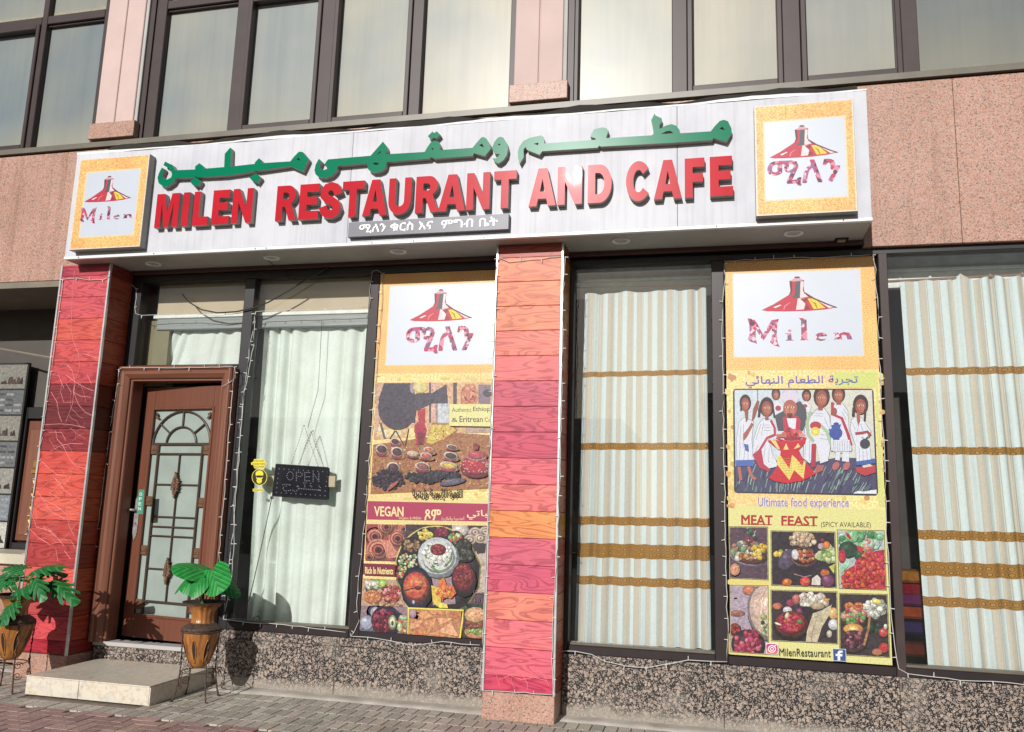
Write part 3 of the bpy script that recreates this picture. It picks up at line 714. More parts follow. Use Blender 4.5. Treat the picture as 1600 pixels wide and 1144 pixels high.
# ---- door frame with mitred moulding
DX0, DX1, DZ = -4.205, -2.965, 2.86
prof = [(0, .0), (0, -.085), (.012, -.10), (.03, -.10), (.045, -.085), (.075, -.082), (.105, -.06), (.115, -.05), (.118, -.03), (.135, -.03), (.14, -.02), (.14, .12)]
def u_frame(parts):
    q = {}
    L = MB(); T_ = MB(); Rr = MB(); zb = .301
    for i in range(len(prof)-1):
        (o0, y0), (o1, y1) = prof[i], prof[i+1]
        L.add([(DX0+o0, y0, zb), (DX0+o1, y1, zb), (DX0+o1, y1, DZ-o1), (DX0+o0, y0, DZ-o0)], [(0, 1, 2, 3)])
        Rr.add([(DX1-o0, y0, zb), (DX1-o1, y1, zb), (DX1-o1, y1, DZ-o1), (DX1-o0, y0, DZ-o0)], [(0, 1, 2, 3)])
        T_.add([(DX0+o0, y0, DZ-o0), (DX0+o1, y1, DZ-o1), (DX1-o1, y1, DZ-o1), (DX1-o0, y0, DZ-o0)], [(0, 1, 2, 3)])
    L.build('door_jamb', MT['doorf'], bld); Rr.build('door_jamb', MT['doorf'], bld); T_.build('door_head', MT['doorh'], bld)
u_frame(0)
q = MB()
for k in range(5): q.tube([(-2.958+.006, -.075+.018*k, .48), (-2.958+.006, -.075+.018*k, 2.84)], .008, 6)
q.build('fluted_side_strip', MT['doorf'], bld)

# ---- door leaf (ajar, hinged at right)
TH = R(8); HG = Vector((-3.102, .03, 0)); LW = .958; LZ0, LZ1 = .325, 2.685
dd = Vector((-math.cos(TH), math.sin(TH), 0)); nn = Vector((-math.sin(TH), -math.cos(TH), 0))
def leaf_uz(px, py):
    d = ray(px, py); t = (HG-CAM).dot(nn)/d.dot(nn); p = CAM+d*t; return (-(p-HG).dot(dd), p.z)
def G(x, y): return leaf_uz(200+x/2.793, 600+y/2.793)
ox0 = (G(118, 110)[0]+G(20, 1005)[0])/2; ox1 = -.115; oz1 = G(118, 112)[1]; oz0 = G(120, 1012)[1]
def place_door(o):
    o.location = HG; o.rotation_euler = (0, 0, -TH); o['_o'] = [0, 0, 0]; return o
def dbuild(q, nm, mat, par, **k):
    me_o = q.build(nm, mat, None, **k); me_o.parent = par; return me_o
lf = MB()
lf.bbox(-LW, ox0, 0, .045, LZ0, LZ1, .004); lf.bbox(ox1, -.001, 0, .045, LZ0, LZ1, .004)
lf.bbox(ox0+.001, ox1-.001, 0.0005, .045, LZ0, oz0, .004); lf.bbox(ox0+.001, ox1-.001, .0005, .045, oz1, LZ1, .004)
door = place_door(lf.build('shop_door', [MT['door']], None)); door.parent = bld
mo = MB()
for a in ((ox0-.02, ox0+.006, oz0-.02, oz1+.02), (ox1-.006, ox1+.02, oz0-.02, oz1+.02)): mo.bbox(a[0], a[1], -.012, 0, a[2], a[3], .006)
mo.bbox(ox0+.0065, ox1-.0065, -.0115, 0, oz0-.02, oz0+.006, .006); mo.bbox(ox0+.0065, ox1-.0065, -.0115, 0, oz1-.006, oz1+.02, .006)
dbuild(mo, 'door_moulding', MT['door'], door)
gq = MB(); gq.box(ox0, ox1, .026, .032, oz0, oz1); dbuild(gq, 'door_glass', MT['frost'], door)
gr = MB()
def bar(x0, x1, z0, z1, y0=.004): gr.bbox(x0, x1, y0, .026, z0, z1, .003)
W_ = ox1-ox0; cx_ = (ox0+ox1)/2; il = ox0+.21*W_*.62; ir = ox1-.21*W_*.62
def gz(y): return G(230, y)[1]
bar(ox0, ox1, gz(262)-.012, gz(262)+.012)
for y, tck in ((305, .009), (962, .010)): bar(il, ir, gz(y)-tck, gz(y)+tck)
for y in (440, 583, 627, 668, 815): bar(il, ir, gz(y)-.007, gz(y)+.007, .006)
bar(il-.012, il+.010, oz0, gz(262), .003); bar(ir-.010, ir+.012, oz0, gz(262), .003)
bar(cx_-.007, cx_+.007, gz(962), gz(305), .005)
zc = gz(262); RX = W_/2-.012; RZ = (oz1-.02-zc)
for (k1, tk) in ((1.0, .014), (.52, .013)):
    P1 = []
    for i in range(21):
        q_ = math.pi*i/20; P1.append((cx_+RX*k1*math.cos(q_), .012, zc+RZ*k1*math.sin(q_)))
    gr.tube(P1, tk*.75, 6)
for q_ in (R(38), R(90), R(142)):
    gr.tube([(cx_+RX*.52*math.cos(q_), .012, zc+RZ*.52*math.sin(q_)), (cx_+RX*math.cos(q_), .012, zc+RZ*math.sin(q_))], .009, 6)
dbuild(gr, 'door_grille', MT['grille'], door)
for y in (287, 515, 735, 978):
    for x0, x1 in ((ox0+.004, il-.013), (ir+.013, ox1-.004)):
        q = MB(); z = gz(y); q.bbox(x0, x1, .002, .026, z-.045, z+.045, .006); q.bbox(x0+.008, x1-.008, -.004, .003, z-.012, z+.012, .004); dbuild(q, 'rosette_block', MT['orn'], door)
for sx in (-1, 1):
    q = MB()
    for k in range(7):
        a = R(200+k*14) if sx > 0 else R(340-k*14); ex = cx_+sx*(W_/2-.035); ez = oz1-.035
        q.tube([(ex, .008, ez), (ex-sx*.02*math.cos(k), .0, ez-.02-.006*k), (ex-sx*.012*k*.6, .01, ez-.012*k*.5-.02)], [.008, .007, .003], 5)
    dbuild(q, 'corner_scroll', MT['orn'], door, smooth=True)
for y in (440, 818):
    q = MB(); z = gz(y)-.008; rr = random.Random(y)
    for k in range(26):                              # lobed leaf cluster
        t = k/25; zz_ = z-.115+.23*t; wv = .062*math.sin(math.pi*min(1, max(0, t)))**.8*(1 if abs(t-.5) < .25 else .75)
        for s_ in (-1, 1):
            px_ = cx_+s_*wv*(.55+.45*rr.random())
            q.tube([(cx_, -.002, zz_), ((cx_+px_)/2, -.016-.006*rr.random(), zz_+.006), (px_, -.004, zz_+rr.uniform(-.012, .016))], [.008, .011, .003], 5)
    for k in range(9):
        a = k*2*math.pi/8; r0 = .018 if k < 8 else 0; q.tube([(cx_+r0*math.cos(a), -.012, z+r0*math.sin(a)), (cx_+r0*math.cos(a), -.024, z+r0*math.sin(a))], [.011, .006], 7)
    dbuild(q, 'leaf_ornament', MT['orn'], door, smooth=True)
# handle plate, lever
hx, hz = leaf_uz(205, 805)
q = MB(); hx = -LW+.042
q.extr([(hx-.028, hz-.16), (hx-.012, hz-.21), (hx, hz-.235), (hx+.012, hz-.21), (hx+.028, hz-.16), (hx+.03, hz+.14), (hx+.014, hz+.17), (hx, hz+.19), (hx-.014, hz+.17), (hx-.03, hz+.14)], [], -.010, 0)
q.tube([(hx, -.012, hz-.07), (hx, -.02, hz-.075)], .012, 10)
pl = dbuild(q, 'handle_plate', MT['chrome'], door)
q = MB(); q.tube([(hx, -.01, hz+.05), (hx, -.055, hz+.05), (hx-.03, -.062, hz+.052), (hx-.12, -.058, hz+.06), (hx-.135, -.055, hz+.055)], [.013, .012, .011, .009, .006], 8)
dbuild(q, 'door_handle', MT['chrome'], door, smooth=True)

# ---- clad columns
def plank_mesh(nm, w_, axis):
    q = MB(); h = .2085
    if axis == 'x': q.bbox(0, w_, 0, .02, 0, h, .003)
    else:
        a = MB(); a.bbox(0, w_, 0, .02, 0, h, .003); q.add([(-y, x, z) for x, y, z in a.v], a.f)
    me = bpy.data.meshes.new(nm); me.from_pydata(q.v, [], q.f); me.materials.append(MT['plank']); me.update()
    bm = bmesh.new(); bm.from_mesh(me); bmesh.ops.recalc_face_normals(bm, faces=bm.faces); bm.to_mesh(me); bm.free(); return me
PH = .2115
cols_mid = ['b05a50', 'ee8460', 'f08a6c', 'f08078', 'ee7680', 'd65e7e', 'd85a7a', 'd6557a', 'ee7088', 'f47e86', 'f49a62', 'e06a8c', 'dc5e86', 'f48c84', 'f47e90', 'ee6c8c', 'c84a66']
cols_left = ['b04858', 'de5c70', 'e05c58', 'e05660', 'd04c5c', '8a2c3c', '742434', '98303e', 'e25450', 'e65a52', 'e65c56', 'c84448', 'b83a44', 'ec6260', 'c04450', 'e05064', 'b03444']
for (x0, x1, cl, nm_) in ((CX1, CX2, cols_mid, 'mid'), (CXL, CXR, cols_left, 'left')):
    col = MB(); col.box(x0+.018, x1-.018, CY+.018, .11, .205, 3.823)
    colo = col.build('column', MT['brown'], bld, label='column clad in pink and orange plank film' if nm_ == 'mid' else 'column clad in red plank film with pale peeling lines')
    mx_ = plank_mesh('plank_mesh', x1-x0-.036, 'x'); my_ = plank_mesh('plank_side_mesh', .30 if nm_ == 'mid' else .30, 'y')
    for k in range(17):
        z = 3.5+PH*(0-k)+.0015
        if k == 0: z = 3.5+.0015
        zt = z
        if zt < .215: continue
        c3 = mix_grey(lin(cl[k if k > 0 else 1], .70), .06); c3 = (c3[0], c3[1]*.95, c3[2]*.82)
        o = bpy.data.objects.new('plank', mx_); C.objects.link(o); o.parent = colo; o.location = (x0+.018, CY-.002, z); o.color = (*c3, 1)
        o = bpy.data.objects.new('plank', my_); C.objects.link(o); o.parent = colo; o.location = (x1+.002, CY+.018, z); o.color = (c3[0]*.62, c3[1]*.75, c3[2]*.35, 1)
    # top partial plank and bottom remnant
    for zb_, zt_, cc in ((3.7120, 3.822, cl[0]), (.2165, .3265-.0, cl[16])):
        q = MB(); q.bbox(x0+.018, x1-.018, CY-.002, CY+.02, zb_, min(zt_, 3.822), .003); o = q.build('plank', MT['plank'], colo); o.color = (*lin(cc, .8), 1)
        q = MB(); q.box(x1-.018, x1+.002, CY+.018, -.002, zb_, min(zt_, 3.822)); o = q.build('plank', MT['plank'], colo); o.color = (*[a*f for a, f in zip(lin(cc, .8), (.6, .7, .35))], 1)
    for xx in (x0, x1-.0175):
        q = MB(); q.bbox(xx, xx+.0175, CY-.008, CY+.0175, .205, 3.823, .002); q.build('corner_trim', MT['trim'], colo)
    q = MB(); q.bbox(x0+.004, x1-.004, CY+.004, .1, -.02, .204, .004); o = q.build('column_base', MT['pink'], colo)
# peeling film lines on the left column
cr = MB()
rr = random.Random(11)
def crease(pts, r_=.0028):
    P1 = [at(x, y, CY-.004) for x, y in pts]; cr.tube(P1, r_, 4)
def cv(x, y): return (x/3.01, 400+y/3.01)
def cv2(x, y): return (x/2.98, 760+y/2.98)
for L in ([(350, 70), (340, 200), (335, 340), (345, 400), (370, 460), (375, 520), (350, 620), (340, 700), (310, 780)], [(370, 460), (330, 480), (280, 520), (240, 580)], [(370, 460), (410, 465), (460, 482)], [(200, 795), (280, 790), (340, 795), (400, 808)],
          [(240, 640), (270, 690), (275, 740), (290, 780)], [(345, 640), (380, 660), (430, 665)], [(345, 640), (370, 700), (400, 735), (430, 750)], [(310, 560), (350, 590), (400, 620), (440, 635)], [(290, 600), (285, 640), (300, 690), (330, 690), (335, 640), (310, 600)],
          [(235, 920), (280, 895), (330, 882), (390, 885)], [(190, 960), (230, 1000), (270, 1030), (320, 1035)], [(390, 930), (370, 970), (340, 1010), (300, 1060), (250, 1110)], [(310, 870), (290, 830), (230, 830)], [(360, 990), (400, 1000)], [(180, 1110), (220, 1070), (260, 1045), (300, 1100), (340, 1130), (380, 1110)],
          [(315, 510), (340, 540), (352, 590), (345, 640)], [(275, 560), (300, 620)], [(410, 560), (430, 600)], [(250, 490), (270, 470), (300, 460)], [(262, 820), (268, 860), (300, 900), (330, 960), (360, 990)]):
    crease([cv(*p) for p in L], .0026)
for L in ([(150, 100), (200, 60), (260, 90), (320, 140), (370, 120)], [(160, 160), (220, 120), (280, 110), (330, 70), (370, 50)], [(170, 20), (200, 60), (240, 120), (300, 150)], [(140, 200), (180, 240), (230, 270), (280, 260), (320, 220), (360, 170)], [(200, 190), (260, 230), (300, 280)], [(270, 250), (330, 250), (350, 290)],
          [(310, 100), (320, 180), (345, 230)], [(150, 130), (170, 190), (240, 210)], [(230, 30), (280, 60), (300, 20)], [(260, 290), (270, 350)], [(300, 300), (330, 340)]):
    crease([cv2(*p) for p in L], .0024)
for k in range(46):
    t = rr.random(); y0 = 540+330*t; xm = 100+40*(1-t); x = xm+rr.uniform(-45, 45)*.8-30*t; y = y0; a = rr.uniform(0, 6.28); P1 = [(x, y)]
    for j in range(4):
        a += rr.uniform(-.9, .9); x += 7*math.cos(a); y += 9*math.sin(a); P1.append((x, y))
    lim = [at(px, py, CY) for px, py in P1]
    if all(CXL+.03 < p.x < CXR-.03 for p in lim): crease(P1, .0013)
def cv3(x, y): return (740+x/2.98, 760+y/2.98)
for L in ([(230, 650), (250, 690), (270, 740), (300, 790)], [(190, 830), (230, 780), (300, 780), (340, 800)], [(180, 860), (175, 910), (190, 940)], [(300, 790), (280, 850), (260, 900)], [(90, 830), (110, 890), (120, 930)], [(230, 880), (250, 920), (250, 945)], [(200, 250), (230, 210), (215, 190)], [(240, 380), (270, 370), (275, 340)], [(290, 850), (330, 880), (350, 930)], [(120, 900), (170, 880), (220, 900), (280, 890), (340, 905)]):
    crease([cv3(*p) for p in L], .0016)
cr.build('peeling_film_line', MT['crease'], bld, kind='stuff')
# dark scorched print on the left column is left to the film colour; granite foot stub left of it
# ---- passage at far left: ceiling, back wall, wooden door, shelf
q = MB(); q.box(-9, -4.61, -.04, 1.9, 3.70, 3.764); q.build('passage_ceiling', MT['ceil'], bld)
q = MB(); q.box(-9, -4.62, .82, .9, 0, 3.70); q.build('passage_wall', MT['shopw'], bld)
q = MB(); q.tube([at(0, 545, .5), at(85, 560, .3)], .012, 6); q.build('ceiling_conduit', MT['ceil'], bld)
xa, xb = at(28, 800, .78).x, at(62, 800, .78).x
q = MB(); zb, zt = 1.12, at(48, 672, .78).z
q.bbox(xa-.12, xa, .74, .82, zb-.12, zt+.25, .006); q.bbox(xa, xa+.42, .74, .82, zt+.12, zt+.25, .006); q.bbox(xa, xa+.42, .742, .82, zb-.12, zb-.02, .006)
pd = q.build('passage_door_frame', MT['black'], bld)
q = MB(); q.bbox(xa+.01, xa+.4, .77, .80, zb, zt+.1, .006); q.build('passage_door', MT['door'], bld)
q = MB(); q.bbox(xa+.05, xa+.33, .762, .769, zb+.06, zt-.0, .004); q.build('passage_door_panel', MT['doorf'], bld)
q = MB(); px0 = at(44, 820, .75).x
for k in range(9): q.tube([(px0, .755, 1.2+.07*k), (px0+.02*(k % 2), .75, 1.235+.07*k), (px0, .755, 1.27+.07*k)], .014, 6)
q.bbox(px0-.05, px0+.07, .745, .765, 1.84, 1.88, .004); q.bbox(px0-.03, px0+.05, .745, .765, 1.90, 1.98, .004)
q.build('brass_inlay', MT['gold2'], bld)
q = MB(); q.bbox(-9, CXL-.01, .1, .7, .93, 1.03, .006); q.build('stone_shelf', MT['pale'], bld)
q = MB(); q.bbox(-9, CXL-.01, .16, .8, 0, .929, .006); q.build('shelf_base', MT['pink'], bld)

# ================================================================== SHOP SIGN
SY = -.50; S0, S1 = 3.824, 4.885; SX0, SX1 = -4.60, 2.572
sign = thing('shop_sign', 'long white shop sign with raised green Arabic and red English lettering', 'sign', (-1, -.25, S0))
joints = [SX0, at(505, 250, SY).x if False else at(550, 250, SY).x, at(1058, 200, SY).x, SX1]
for i in range(3):
    q = MB(); q.bbox(joints[i]+.0015, joints[i+1]-.0015, SY, SY+.02, S0+.03, S1, .002); q.build('front_panel', MT['panel'], sign)
q = MB(); q.box(SX0, SX1, SY+.03, SY+.04, S0+.01, S1-.01); q.box(SX0, SX0+.012, SY+.04, -.06, S0+.01, S1-.01); q.box(SX1-.012, SX1, SY+.04, -.06, S0+.01, S1-.01); q.box(SX0, SX1, SY+.0405, -.06, S1-.01, S1); q.build('sign_frame', MT['boxside'], sign)
q = MB(); q.bbox(SX0-.002, SX1+.002, SY-.006, SY+.03, S0, S0+.028, .002)
q.build('bottom_trim', MT['white'], sign)
q = MB(); q.box(SX0, SX1, SY+.031, .0, S0+.002, S0+.012); q.box(CX1, CX2, CY+.05, -.0, 3.822, S0+.001) if False else None
sof = q.build('soffit_panel', MT['soffit'], sign)
q = MB(); rr = random.Random(5)
P1 = []
for i in range(60):
    x = SX0+(SX1-SX0)*i/59; P1.append((x, SY-.003+.012*math.sin(i*.7)*rr.random(), S1+.004+.018*max(0, math.sin(i*.37+1))*rr.uniform(.6, 1)))
vs = []; fs = []
for i, p in enumerate(P1): vs += [(p[0], p[1], S1-.008), (p[0], p[1]-.004, p[2]), (p[0], SY+.06, p[2]+.004)]
for i in range(59):
    a = i*3; fs += [(a, a+3, a+4, a+1), (a+1, a+4, a+5, a+2)]
q.add(vs, fs); q.build('curled_top_strip', MT['white'], sign, smooth=True)
q = MB(); vs = []; fs = []
for i in range(60):
    x = SX0+(SX1-SX0)*i/59; z = 5.11+.02*math.sin(i*.5)+.012*math.sin(i*1.3); vs += [(x, SY+.10, S1+.02), (x, -.13, z-.03), (x, -.078, z+.04)]
for i in range(59):
    a = i*3; fs += [(a, a+3, a+4, a+1), (a+1, a+4, a+5, a+2)]
q.add(vs, fs); q.build('roofing_membrane', MT['alucap'], sign, smooth=True)
for px in (123, 240, 398, 415, 580, 645, 755, 1120, 1320):
    p = at(px, 400, SY-.006); q = MB(); q.tube([(p.x, SY-.006, S0+.014), (p.x, SY-.010, S0+.014)], .006, 8); q.build('rivet', MT['bolt'], sign)
# downlights in the soffit
for px, py in ((239, 412), (424, 402.5), (622, 392.5), (970, 376), (1240, 364)):
    p = atz(px, py, S0); q = MB()
    prof2 = [(S0+.002, .078), (S0-.008, .076), (S0-.010, .066), (S0-.004, .052), (S0+.001, .050)]
    q.lathe(prof2, p.x, p.y, 24); d = q.build('downlight', MT['white'], sign, smooth=True)
    q = MB(); q.lathe([(S0-.002, .050), (S0-.001, .001)], p.x, p.y, 20); q.build('lamp_glass', MT['rgrey'], d)
p = atz(1314, 376, S0); q = MB(); q.box(p.x-.05, p.x+.05, p.y-.07, p.y+.07, S0-.004, S0+.002); q.build('dark_hatch', MT['black'], sign)
q = MB(); q.box(p.x-.03, p.x+.03, p.y-.045, p.y+.045, S0-.014, S0-.004); q.build('lamp_block', MT['innerb'], sign)
# red letters
LY = SY-.062; LZ0_, LZ1_ = 4.066, 4.392
def arc(cx, cz, rx, rz, a0, a1, n): return [(cx+rx*math.cos(R(a0+(a1-a0)*i/n)), cz+rz*math.sin(R(a0+(a1-a0)*i/n))) for i in range(n+1)]
GL = {
 'M': ([(0, 0), (0, 1), (.34, 1), (.5, .42), (.66, 1), (1, 1), (1, 0), (.76, 0), (.76, .74), (.6, 0), (.40, 0), (.24, .74), (.24, 0)], []),
 'I': ([(0, 0), (0, 1), (1, 1), (1, 0)], []), 'L': ([(0, 0), (0, 1), (.40, 1), (.40, .25), (1, .25), (1, 0)], []),
 'E': ([(0, 0), (0, 1), (.97, 1), (.97, .77), (.38, .77), (.38, .63), (.9, .63), (.9, .41), (.38, .41), (.38, .23), (1, .23), (1, 0)], []),
 'F': ([(0, 0), (0, 1), (1, 1), (1, .77), (.40, .77), (.40, .61), (.92, .61), (.92, .39), (.40, .39), (.40, 0)], []),
 'N': ([(0, 0), (0, 1), (.30, 1), (.70, .42), (.70, 1), (1, 1), (1, 0), (.72, 0), (.30, .60), (.30, 0)], []),
 'T': ([(0, 1), (1, 1), (1, .77), (.66, .77), (.66, 0), (.33, 0), (.33, .77), (0, .77)], []),
 'A': ([(0, 0), (.34, 1), (.66, 1), (1, 0), (.71, 0), (.65, .19), (.35, .19), (.29, 0)], [[(.41, .38), (.59, .38), (.5, .72)]]),
 'U': ([(0, 1), (.30, 1), (.30, .38)]+arc(.5, .36, .2, .15, 180, 360, 10)+[(.70, 1), (1, 1)]+arc(.5, .36, .5, .375, 0, -180, 18), []),
 'R': ([(0, 0), (0, 1), (.55, 1)]+arc(.56, .73, .38, .27, 85, -62, 12)+[(1, 0), (.67, 0), (.44, .40), (.32, .40), (.32, 0)], [[(.32, .60), (.32, .80)]+arc(.5, .70, .12, .10, 90, -90, 8)]),
 'D': ([(0, 0), (0, 1), (.45, 1)]+arc(.5, .5, .5, .5, 85, -85, 18)+[(.45, 0)], [[(.31, .22), (.31, .78)]+arc(.44, .5, .26, .28, 88, -88, 12)]),
 'C': (arc(.5, .5, .5, .52, 38, 322, 24)+arc(.5, .5, .21, .29, 322, 38, 16), []),
}
def sshape():
    ctr = [(.86, .66), (.80, .76), (.70, .86), (.52, .90), (.32, .87), (.19, .76), (.20, .63), (.34, .55), (.56, .48), (.76, .39), (.83, .27), (.75, .15), (.56, .105), (.36, .12), (.23, .2), (.15, .33)]
    L = []; Rr = []
    for i, p in enumerate(ctr):
        a = ctr[max(0, i-1)]; c_ = ctr[min(len(ctr)-1, i+1)]; dx, dz = (c_[0]-a[0])*.6, c_[1]-a[1]; l = math.hypot(dx, dz); w_ = .118
        L.append((p[0]-dz/l*w_/.62, p[1]+dx/l*w_)); Rr.append((p[0]+dz/l*w_/.62, p[1]-dx/l*w_))
    return (L+Rr[::-1], [])
GL['S'] = sshape()
word = [('M', 240.5, 276.2, 356), ('I', 282.3, 292, 354), ('L', 299.5, 323, 352), ('E', 329.2, 356, 350.5), ('N', 360.6, 391.8, 348.5),
        ('R', 429.4, 461, 344.5), ('E', 465.6, 496.2, 342.5), ('S', 499.8, 532.6, 313), ('T', 536.4, 569.8, 283), ('A', 565.6, 603.4, 334.8), ('U', 607.6, 642.4, 300), ('R', 648.1, 684.2, 331), ('A', 684.1, 726, 328), ('N', 727.9, 764, 326.5), ('T', 772.4, 807.2, 267.5),
        ('A', 825.6, 868, 321.5), ('N', 870.6, 908.8, 319), ('D', 918.4, 955.5, 290), ('C', 978, 1017.5, 285), ('A', 1021.7, 1065.3, 311.5), ('F', 1069.8, 1100.8, 260), ('E', 1109.5, 1145.9, 307)]
for ch, xa_, xb_, yy in word:
    X0, X1 = at(xa_, yy, LY).x, at(xb_, yy, LY).x
    o_, h_ = GL[ch]; f_ = lambda l: [(X0+(X1-X0)*u, LZ0_+(LZ1_-LZ0_)*v) for u, v in l]
    q = MB(); q.extr(f_(o_), [f_(h) for h in h_], LY, SY-.001, 0, 1); q.build('red_letter', [MT['red'], MT['ret']], sign)
# green arabic words, traced outlines given real depth
def za(x, y): return (230+x/5.926, 210+y/5.926)
def zb_(x, y): return (480+x/7.273, 190+y/7.273)
def zc_(x, y): return (640+x/8, 180+y/8)
def zd(x, y): return (800+x/8.889, 170+y/8.889)
def ze(x, y): return (960+x/8, 165+y/8)
AY = SY-.055
def aw(conv, l): return [(at(*conv(*p), AY).x, at(*conv(*p), AY).z) for p in l]
def green(o_, holes, nm='green_arabic_word', label=None):
    q = MB(); q.extr(o_, holes, AY, SY-.001, 0, 1); q.build(nm, [MT['green'], MT['ret']], sign, label=label)
green(aw(za, [(165, 252), (235, 285), (258, 332), (443, 325), (443, 298), (482, 266), (520, 298), (522, 318), (712, 303), (718, 180), (768, 122), (778, 130), (772, 298), (995, 273), (998, 258), (1035, 220), (1062, 246), (1062, 266), (1325, 250), (1362, 203), (1405, 160), (1440, 163), (1494, 228), (1440, 345), (1325, 294), (1010, 340), (1003, 332), (990, 345), (725, 384), (460, 398), (450, 384), (438, 402), (300, 405), (262, 408), (240, 445), (190, 482), (150, 487), (105, 450), (95, 400), (110, 355), (135, 308), (158, 320), (138, 370), (145, 405), (180, 420), (222, 398), (230, 370), (218, 335), (190, 305), (150, 285)]),
      [aw(za, [(1380, 230), (1400, 215), (1420, 246)])])
green(aw(za, [(395, 438), (448, 398), (500, 432), (470, 482), (452, 470), (440, 488)]), [], 'green_arabic_dot')
green(aw(za, [(945, 400), (1008, 362), (1052, 397), (1015, 452), (995, 436), (985, 444)]), [], 'green_arabic_dot')
Bo = [zb_(*p) for p in [(132, 422), (160, 448), (140, 500), (150, 540), (185, 552), (228, 538), (240, 515), (190, 492), (235, 430), (720, 388), (745, 360), (860, 228), (905, 285), (912, 330), (885, 372), (1335, 345), (1360, 300), (1400, 240), (1450, 215), (1492, 228), (1512, 262), (1502, 324)]]
Bo += [zc_(*p) for p in [(785, 408), (850, 330), (895, 280), (925, 273), (960, 292), (1008, 365), (1015, 420), (940, 512), (805, 475), (790, 508)]]
Bo += [zb_(*p) for p in [(1445, 422), (1405, 402), (1390, 420), (905, 460), (890, 520), (860, 555), (800, 578), (740, 578), (690, 540), (678, 474), (345, 505), (340, 540), (315, 580), (275, 617), (210, 642), (140, 640), (95, 600), (82, 555), (95, 490)]]
green([(at(*p, AY).x, at(*p, AY).z) for p in Bo], [aw(zb_, [(795, 372), (838, 328), (835, 352), (808, 374)]), aw(zb_, [(745, 468), (820, 466), (800, 494), (765, 490)]), aw(zb_, [(1408, 312), (1440, 296), (1428, 322)]), aw(zc_, [(868, 378), (905, 355), (930, 402)])])
green(aw(zb_, [(1370, 165), (1422, 115), (1445, 130), (1472, 110), (1512, 148), (1465, 196), (1438, 182), (1410, 208)]), [], 'green_arabic_dot')
green(aw(zc_, [(1130, 270), (1172, 280), (1212, 345), (1230, 420), (1215, 500), (1170, 565), (1115, 603), (1075, 590), (1035, 540), (1080, 540), (1130, 488), (1070, 482), (1045, 450), (1030, 410), (1060, 335), (1098, 285)]), [aw(zc_, [(1100, 376), (1120, 352), (1140, 374)])], 'green_arabic_letter')
Do = [zd(*p) for p in [(104, 768), (85, 690), (80, 600), (102, 525), (155, 448), (240, 405), (400, 370), (432, 385), (448, 440), (448, 482), (1165, 430), (1160, 412), (1088, 388), (1108, 340), (1138, 285), (1250, 258), (1308, 266), (1338, 300), (1310, 392), (1310, 408)]]
Do += [ze(*p) for p in [(465, 372), (490, 352), (478, 262), (460, 180), (502, 100), (512, 122), (592, 160), (586, 215), (562, 240), (568, 292), (640, 250), (715, 232), (772, 252), (815, 305), (822, 346), (1205, 322), (1250, 262), (1318, 192), (1370, 178), (1420, 196), (1465, 290), (1465, 340), (1405, 450), (1240, 405), (1225, 430), (750, 464)]]
Do += [zd(*p) for p in [(1235, 525), (1208, 513), (1190, 540), (420, 590), (382, 640), (205, 570), (190, 530), (160, 565), (162, 672)]]
green([(at(*p, AY).x, at(*p, AY).z) for p in Do], [aw(zd, [(300, 487), (368, 470), (362, 506)]), aw(ze, [(580, 357), (650, 320), (700, 316), (740, 346)]), aw(ze, [(1312, 290), (1348, 264), (1385, 310)])])
# small grey plate with white Ethiopic lettering
q = MB(); X0, X1 = -1.665, -.232; q.bbox(X0, X1, SY-.05, SY-.001, 3.885, 4.018, .003); plt = q.build('name_plate', MT['plate'], sign)
def relief_text(s, X0, X1, Z0, Z1, y0, y1, mat, parent, nm, bold=.01):
    cu = bpy.data.curves.new('t', 'FONT'); cu.body = s; cu.resolution_u = 3; cu.extrude = .5
    o = bpy.data.objects.new('t', cu); C.objects.link(o)
    me = bpy.data.meshes.new_from_object(o.evaluated_get(bpy.context.evaluated_depsgraph_get()))
    vs = [tuple(v.co) for v in me.vertices]; fs = [tuple(p.vertices) for p in me.polygons]; bpy.data.objects.remove(o); bpy.data.meshes.remove(me)
    xs_ = [v[0] for v in vs]; ys_ = [v[1] for v in vs]; a, c_, d, e = min(xs_), max(xs_), min(ys_), max(ys_)
    q = MB(); h = bold*.18
    for k_, (ex, ez) in enumerate(((0, 0), (h, 0), (-h, 0), (0, h), (0, -h))):
        q.add([(X0+(X1-X0)*(v[0]-a)/(c_-a)+ex, (y0 if v[2] > 0 else y1)-k_*4e-5, Z0+(Z1-Z0)*(v[1]-d)/(e-d)+ez) for v in vs], fs)
    return q.build(nm, mat, parent, kind='stuff')
relief_text('ሚለን ቁርስ እና  ምግብ ቤት', -1.56, -.325, 3.913, 3.998, SY-.054, SY-.0495, MT['whitep'], plt, 'ethiopic_lettering', .012)

